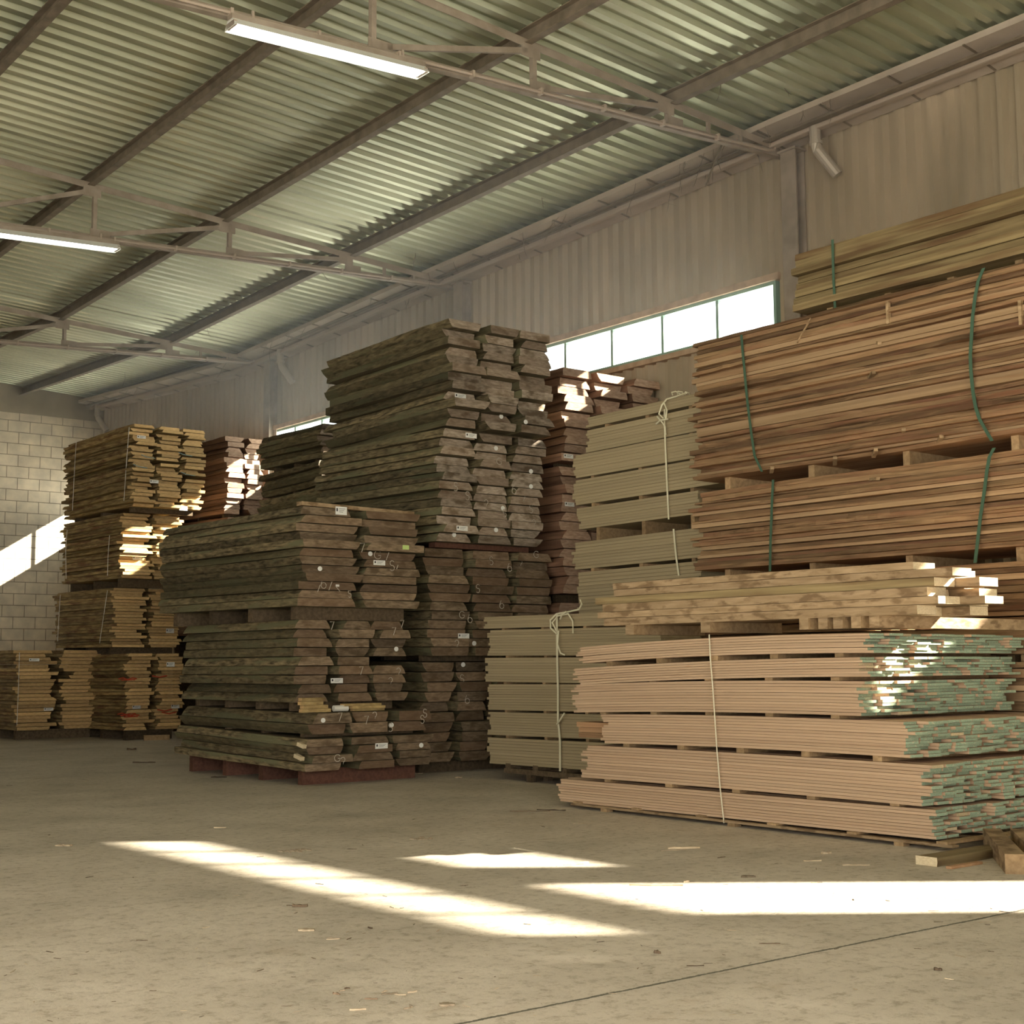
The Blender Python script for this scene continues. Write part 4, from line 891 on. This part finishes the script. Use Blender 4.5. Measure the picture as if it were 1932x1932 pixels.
# sawdust clumps and chips
def chipmesh(seed, L, w, h):
    r = random.Random(seed); b = MB(); n = 5; pts = []
    for i in range(n+1):
        t = i/n; y = L*(t-.5); ww = w*(.35+.65*math.sin(math.pi*min(.95, max(.08, t+r.uniform(-.1, .1)))))/2; off = r.uniform(-.2, .2)*w; hh = h*r.uniform(.5, 1)
        b.v += [(off-ww, y, 0), (off+ww, y, 0), (off+ww*.6, y, hh), (off-ww*.7, y, hh)]
    for i in range(n):
        a_ = 4*i; 
        for k in range(4): b.f.append([a_+k, a_+(k+1) % 4, a_+4+(k+1) % 4, a_+4+k]); b.m.append(0)
    b.f.append([3, 2, 1, 0]); b.m.append(0); b.f.append([4*n+k for k in range(4)]); b.m.append(0)
    return b
def chip(px, py, Lpx, ang, label, mat='chip', w=.03, h=.012, seed=1):
    p = P(px, py, 2, 0); depth = math.hypot(p.x, p.y); L = Lpx*depth/F_PX*(.75 if py > 1860 else 1)
    b = chipmesh(seed, L, w, h); o = b.build('wood_chip', M[mat], None, (p.x, p.y, .001), (0, 0, -YAW+math.radians(90+ang))); tag(o, label, 'wood chip', 'wood scraps on the floor'); return o
chip(566, 1711, 27, -8, 'dark bark piece on the floor below the long sun patch', 'dark_chip', .05, .02, 1)
chip(556, 1709, 30, 3, 'dark twig touching the bark piece left of centre', 'dark_chip', .008, .006, 2)
chip(415, 1562, 22, 5, 'pale wood chip beyond the tip of the long sun patch', 'chip', .03, .01, 3)
chip(1098, 1555, 34, 8, 'reddish splinter on the floor left of the near pallet', 'chip', .03, .012, 4)
chip(1090, 1630, 46, 28, 'bundle of splinters between the two bright sun patches', 'chip', .05, .014, 5)
chip(1082, 1632, 40, 20, 'thin splinter crossing the bundle between sun patches', 'chip', .015, .01, 6)
chip(1238, 1671, 98, -3, 'long thin splinter along the top edge of the big sun patch', 'chip', .022, .012, 7)
chip(1295, 1664, 18, 45, 'small upright chip beside the long thin splinter', 'chip', .02, .012, 8)
chip(1290, 1601, 60, 8, 'splintered strip in the shade in front of the near pallet', 'chip', .05, .02, 9)
chip(1270, 1605, 50, 18, 'second splintered strip in front of the near pallet', 'chip', .02, .012, 10)
chip(1560, 1611, 18, 25, 'small pale block in front of the pallet foot', 'chip', .05, .02, 11)
chip(1533, 1625, 33, 3, 'pale straight splinter in front of the near pallet', 'chip', .018, .01, 12)
chip(1615, 1633, 48, -4, 'brown splinter in front of the right end of the pallet', 'chip', .02, .01, 13)
chip(1000, 1531, 75, 0, 'dark thin stick on the floor before the low pale stack', 'dark_chip', .02, .01, 14)
chip(1040, 1529, 55, -14, 'brown thin stick on the floor left of the near stack', 'dark_chip', .025, .012, 15)
chip(272, 1439, 40, 2, 'dark flat bark piece before the low slab stack', 'dark_chip', .10, .02, 16)
chip(248, 1415, 16, 4, 'dark offcut on the floor behind the flat bark piece', 'dark_chip', .08, .04, 17)
chip(413, 1467, 28, 4, 'dark bark piece in front of the slab stack left end', 'dark_chip', .07, .02, 18)
chip(775, 1460, 45, 4, 'reddish splinter on the floor under the slab stack end', 'chip', .025, .01, 19)
chip(865, 1468, 14, 10, 'pale chip between the low slab stack and the pale stack', 'chip', .05, .02, 20)
chip(1452, 1781, 38, -3, 'thin dark stick lying in the right foreground', 'dark_chip', .008, .006, 21)
chip(1240, 1799, 12, 10, 'dark pebble like scrap in the central foreground', 'dark_chip', .03, .02, 22)
chip(1312, 1823, 32, 3, 'thin stick in the lower right foreground', 'dark_chip', .007, .006, 23)
chip(1770, 1831, 14, 0, 'dark scrap at the lower right of the floor', 'dark_chip', .03, .015, 24)
chip(628, 1773, 24, 12, 'crossed brown stick in the left foreground', 'chip', .006, .006, 25); chip(630, 1771, 27, -12, 'second crossed brown stick in the left foreground', 'chip', .006, .006, 26)
chip(698, 1752, 14, -50, 'dark crumb right of the crossed sticks', 'dark_chip', .012, .01, 27)
for k, (px, py, L, an, m_, w) in enumerate(((635, 1876, 22, -30, 'dark_chip', .02), (645, 1870, 16, 40, 'chip', .01), (655, 1866, 14, 10, 'dark_chip', .015), (700, 1886, 32, -5, 'dark_chip', .008), (735, 1876, 40, 15, 'chip', .022), (755, 1878, 30, -10, 'chip', .015), (778, 1873, 26, 30, 'chip', .01), (675, 1906, 40, 12, 'chip', .018), (770, 1903, 26, 45, 'chip', .014), (776, 1899, 18, -60, 'chip', .012), (843, 1895, 24, -12, 'chip', .02), (725, 1872, 20, 60, 'chip', .01))):
    chip(px, py, L, an, 'wood shred in the loose cluster at the bottom, %s' % ('leftmost dark sliver', 'small pale fleck at left', 'dark crumb above left', 'long dark thread', 'pale curl in the middle', 'pale strip in the middle', 'thin strip at upper right', 'long pale strip at the bottom', 'upright pale shred at right', 'crossing pale shred at right', 'brown shred farthest right', 'short stem on top')[k], m_, w, .008, 30+k)
cm = [chipmesh(100+k, .07+.02*(k % 4), .010+.005*(k % 3), .006).mesh('chip_mesh', [M['chip'] if k % 2 else M['dark_chip']]) for k in range(8)]
rg = random.Random(5); cnt = 0
while cnt < 150:
    px, py = rg.uniform(0, 1932), 1440+492*rg.random()**.8
    p = P(px, py, 2, 0)
    if p.x > 9.2 and p.y > 7.0: continue
    o = bpy.data.objects.new('wood_shaving', cm[rg.randrange(8)]); COL.objects.link(o); o.location = (p.x, p.y, .001); o.rotation_euler = (0, 0, rg.uniform(0, 6.28))
    s_ = rg.uniform(.2, .65)*max(.5, min(1.2, p.length/9)); o.scale = (s_, s_, s_); tag(o, 'tiny wood shaving among many scattered over the concrete floor', 'wood shaving', 'tiny wood shavings on the floor'); cnt += 1
# flattened little heaps of bark dust
for k, (px, py, wpx, lab) in enumerate(((795, 1583, 44, 'small heap of brown bark crumbs on the shaded floor, centre'), (557, 1606, 60, 'flat heap of sawdust beside the long sun patch'), (121, 1596, 26, 'small sawdust heap on the floor at far left'), (578, 1756, 24, 'reddish crumb heap in the left foreground'), (843, 1897, 22, 'brown crumb heap at the bottom edge'), (1410, 1655, 26, 'reddish crumbs near the top of the big sun patch'))):
    p = P(px, py, 2, 0); R_ = wpx*p.length/F_PX/2; b = MB(); r2 = random.Random(k)
    for q in range(36):
        a_ = r2.uniform(0, 6.28); rr = R_*math.sqrt(r2.random()); s_ = r2.uniform(.006, .018); x, y = rr*math.cos(a_), rr*.7*math.sin(a_)
        b.box((x-s_, y-s_*.7, 0), (x+s_, y+s_*.7, s_*.6))
    o = b.build('sawdust_heap', M['chip'], None, (p.x, p.y, .001), (0, 0, -YAW)); tag(o, lab, 'sawdust', 'little heaps of sawdust'); o['kind'] = 'stuff'

# ------------------------------------------------------------------ cobwebs and dry stems hanging from the eaves
rg = random.Random(21)
def strand(x, y, z, L, label, group, r=.005, spread=.25):
    b = MB(); pts = [Vector((0, 0, 0))]; d = Vector((rg.uniform(-.6, .2), rg.uniform(-.6, .6), -1)); n = 6
    for i in range(n):
        d += Vector((rg.uniform(-spread, spread), rg.uniform(-spread, spread), rg.uniform(-.1, .1))); pts.append(pts[-1]+d.normalized()*L/n)
    b.tube(pts, [r]*n+[r*.3], 5)
    for i in (2, 4):
        e = Vector((rg.uniform(-1, 1), rg.uniform(-1, 1), rg.uniform(-.8, .2))).normalized()*L*.3; b.tube([pts[i], pts[i]+e*.6, pts[i]+e], [r*.7, r*.5, r*.2], 4)
    o = b.build('hanging_strand', M['cobweb'], None, (x, y, z)); tag(o, label, 'cobweb', group)
strand(WX-.9, P(1363, 270, 0, WX-.9).y, gz(15.5)+.2, .78, 'long dark cobweb strand hanging left of the nearest truss end', None, .016, .1)
for k in range(46):
    Y = rg.uniform(11, 38) if k % 3 else rg.uniform(12, 19); q = rg.random()
    strand(WX-rg.choice([.862, .862, .422, 1.4, 2.3]) if q < .8 else WX-.862, Y, 0, rg.uniform(.2, .6), 'thin dusty cobweb strand dangling along the eaves', 'dusty strands along the eaves', .005)
    o = COL.objects[-1]; X = o.location.x; o.location.z = (gz(Y)+.165 if X < WX-.5 else gz(Y)+.09) if X > WX-1 else roof_z(X, Y)+.075
hz = MB(); hz.box((9.5, 9, 7.13), (WX-.42, 34, 8.72)); m, nt, N, L, B = mat_new('dust_haze'); N.remove(B)
vs_ = N.new('ShaderNodeVolumeScatter'); vs_.inputs['Density'].default_value = .04; vs_.inputs['Anisotropy'].default_value = .5; vs_.inputs['Color'].default_value = (.88, .96, 1, 1)
L.new(vs_.outputs[0], N['Material Output'].inputs['Volume'])
o = hz.build('dust_haze', m); o['kind'] = 'stuff'; tag(o, 'thin dusty haze in the air of the warehouse, bluish near the windows', 'haze')
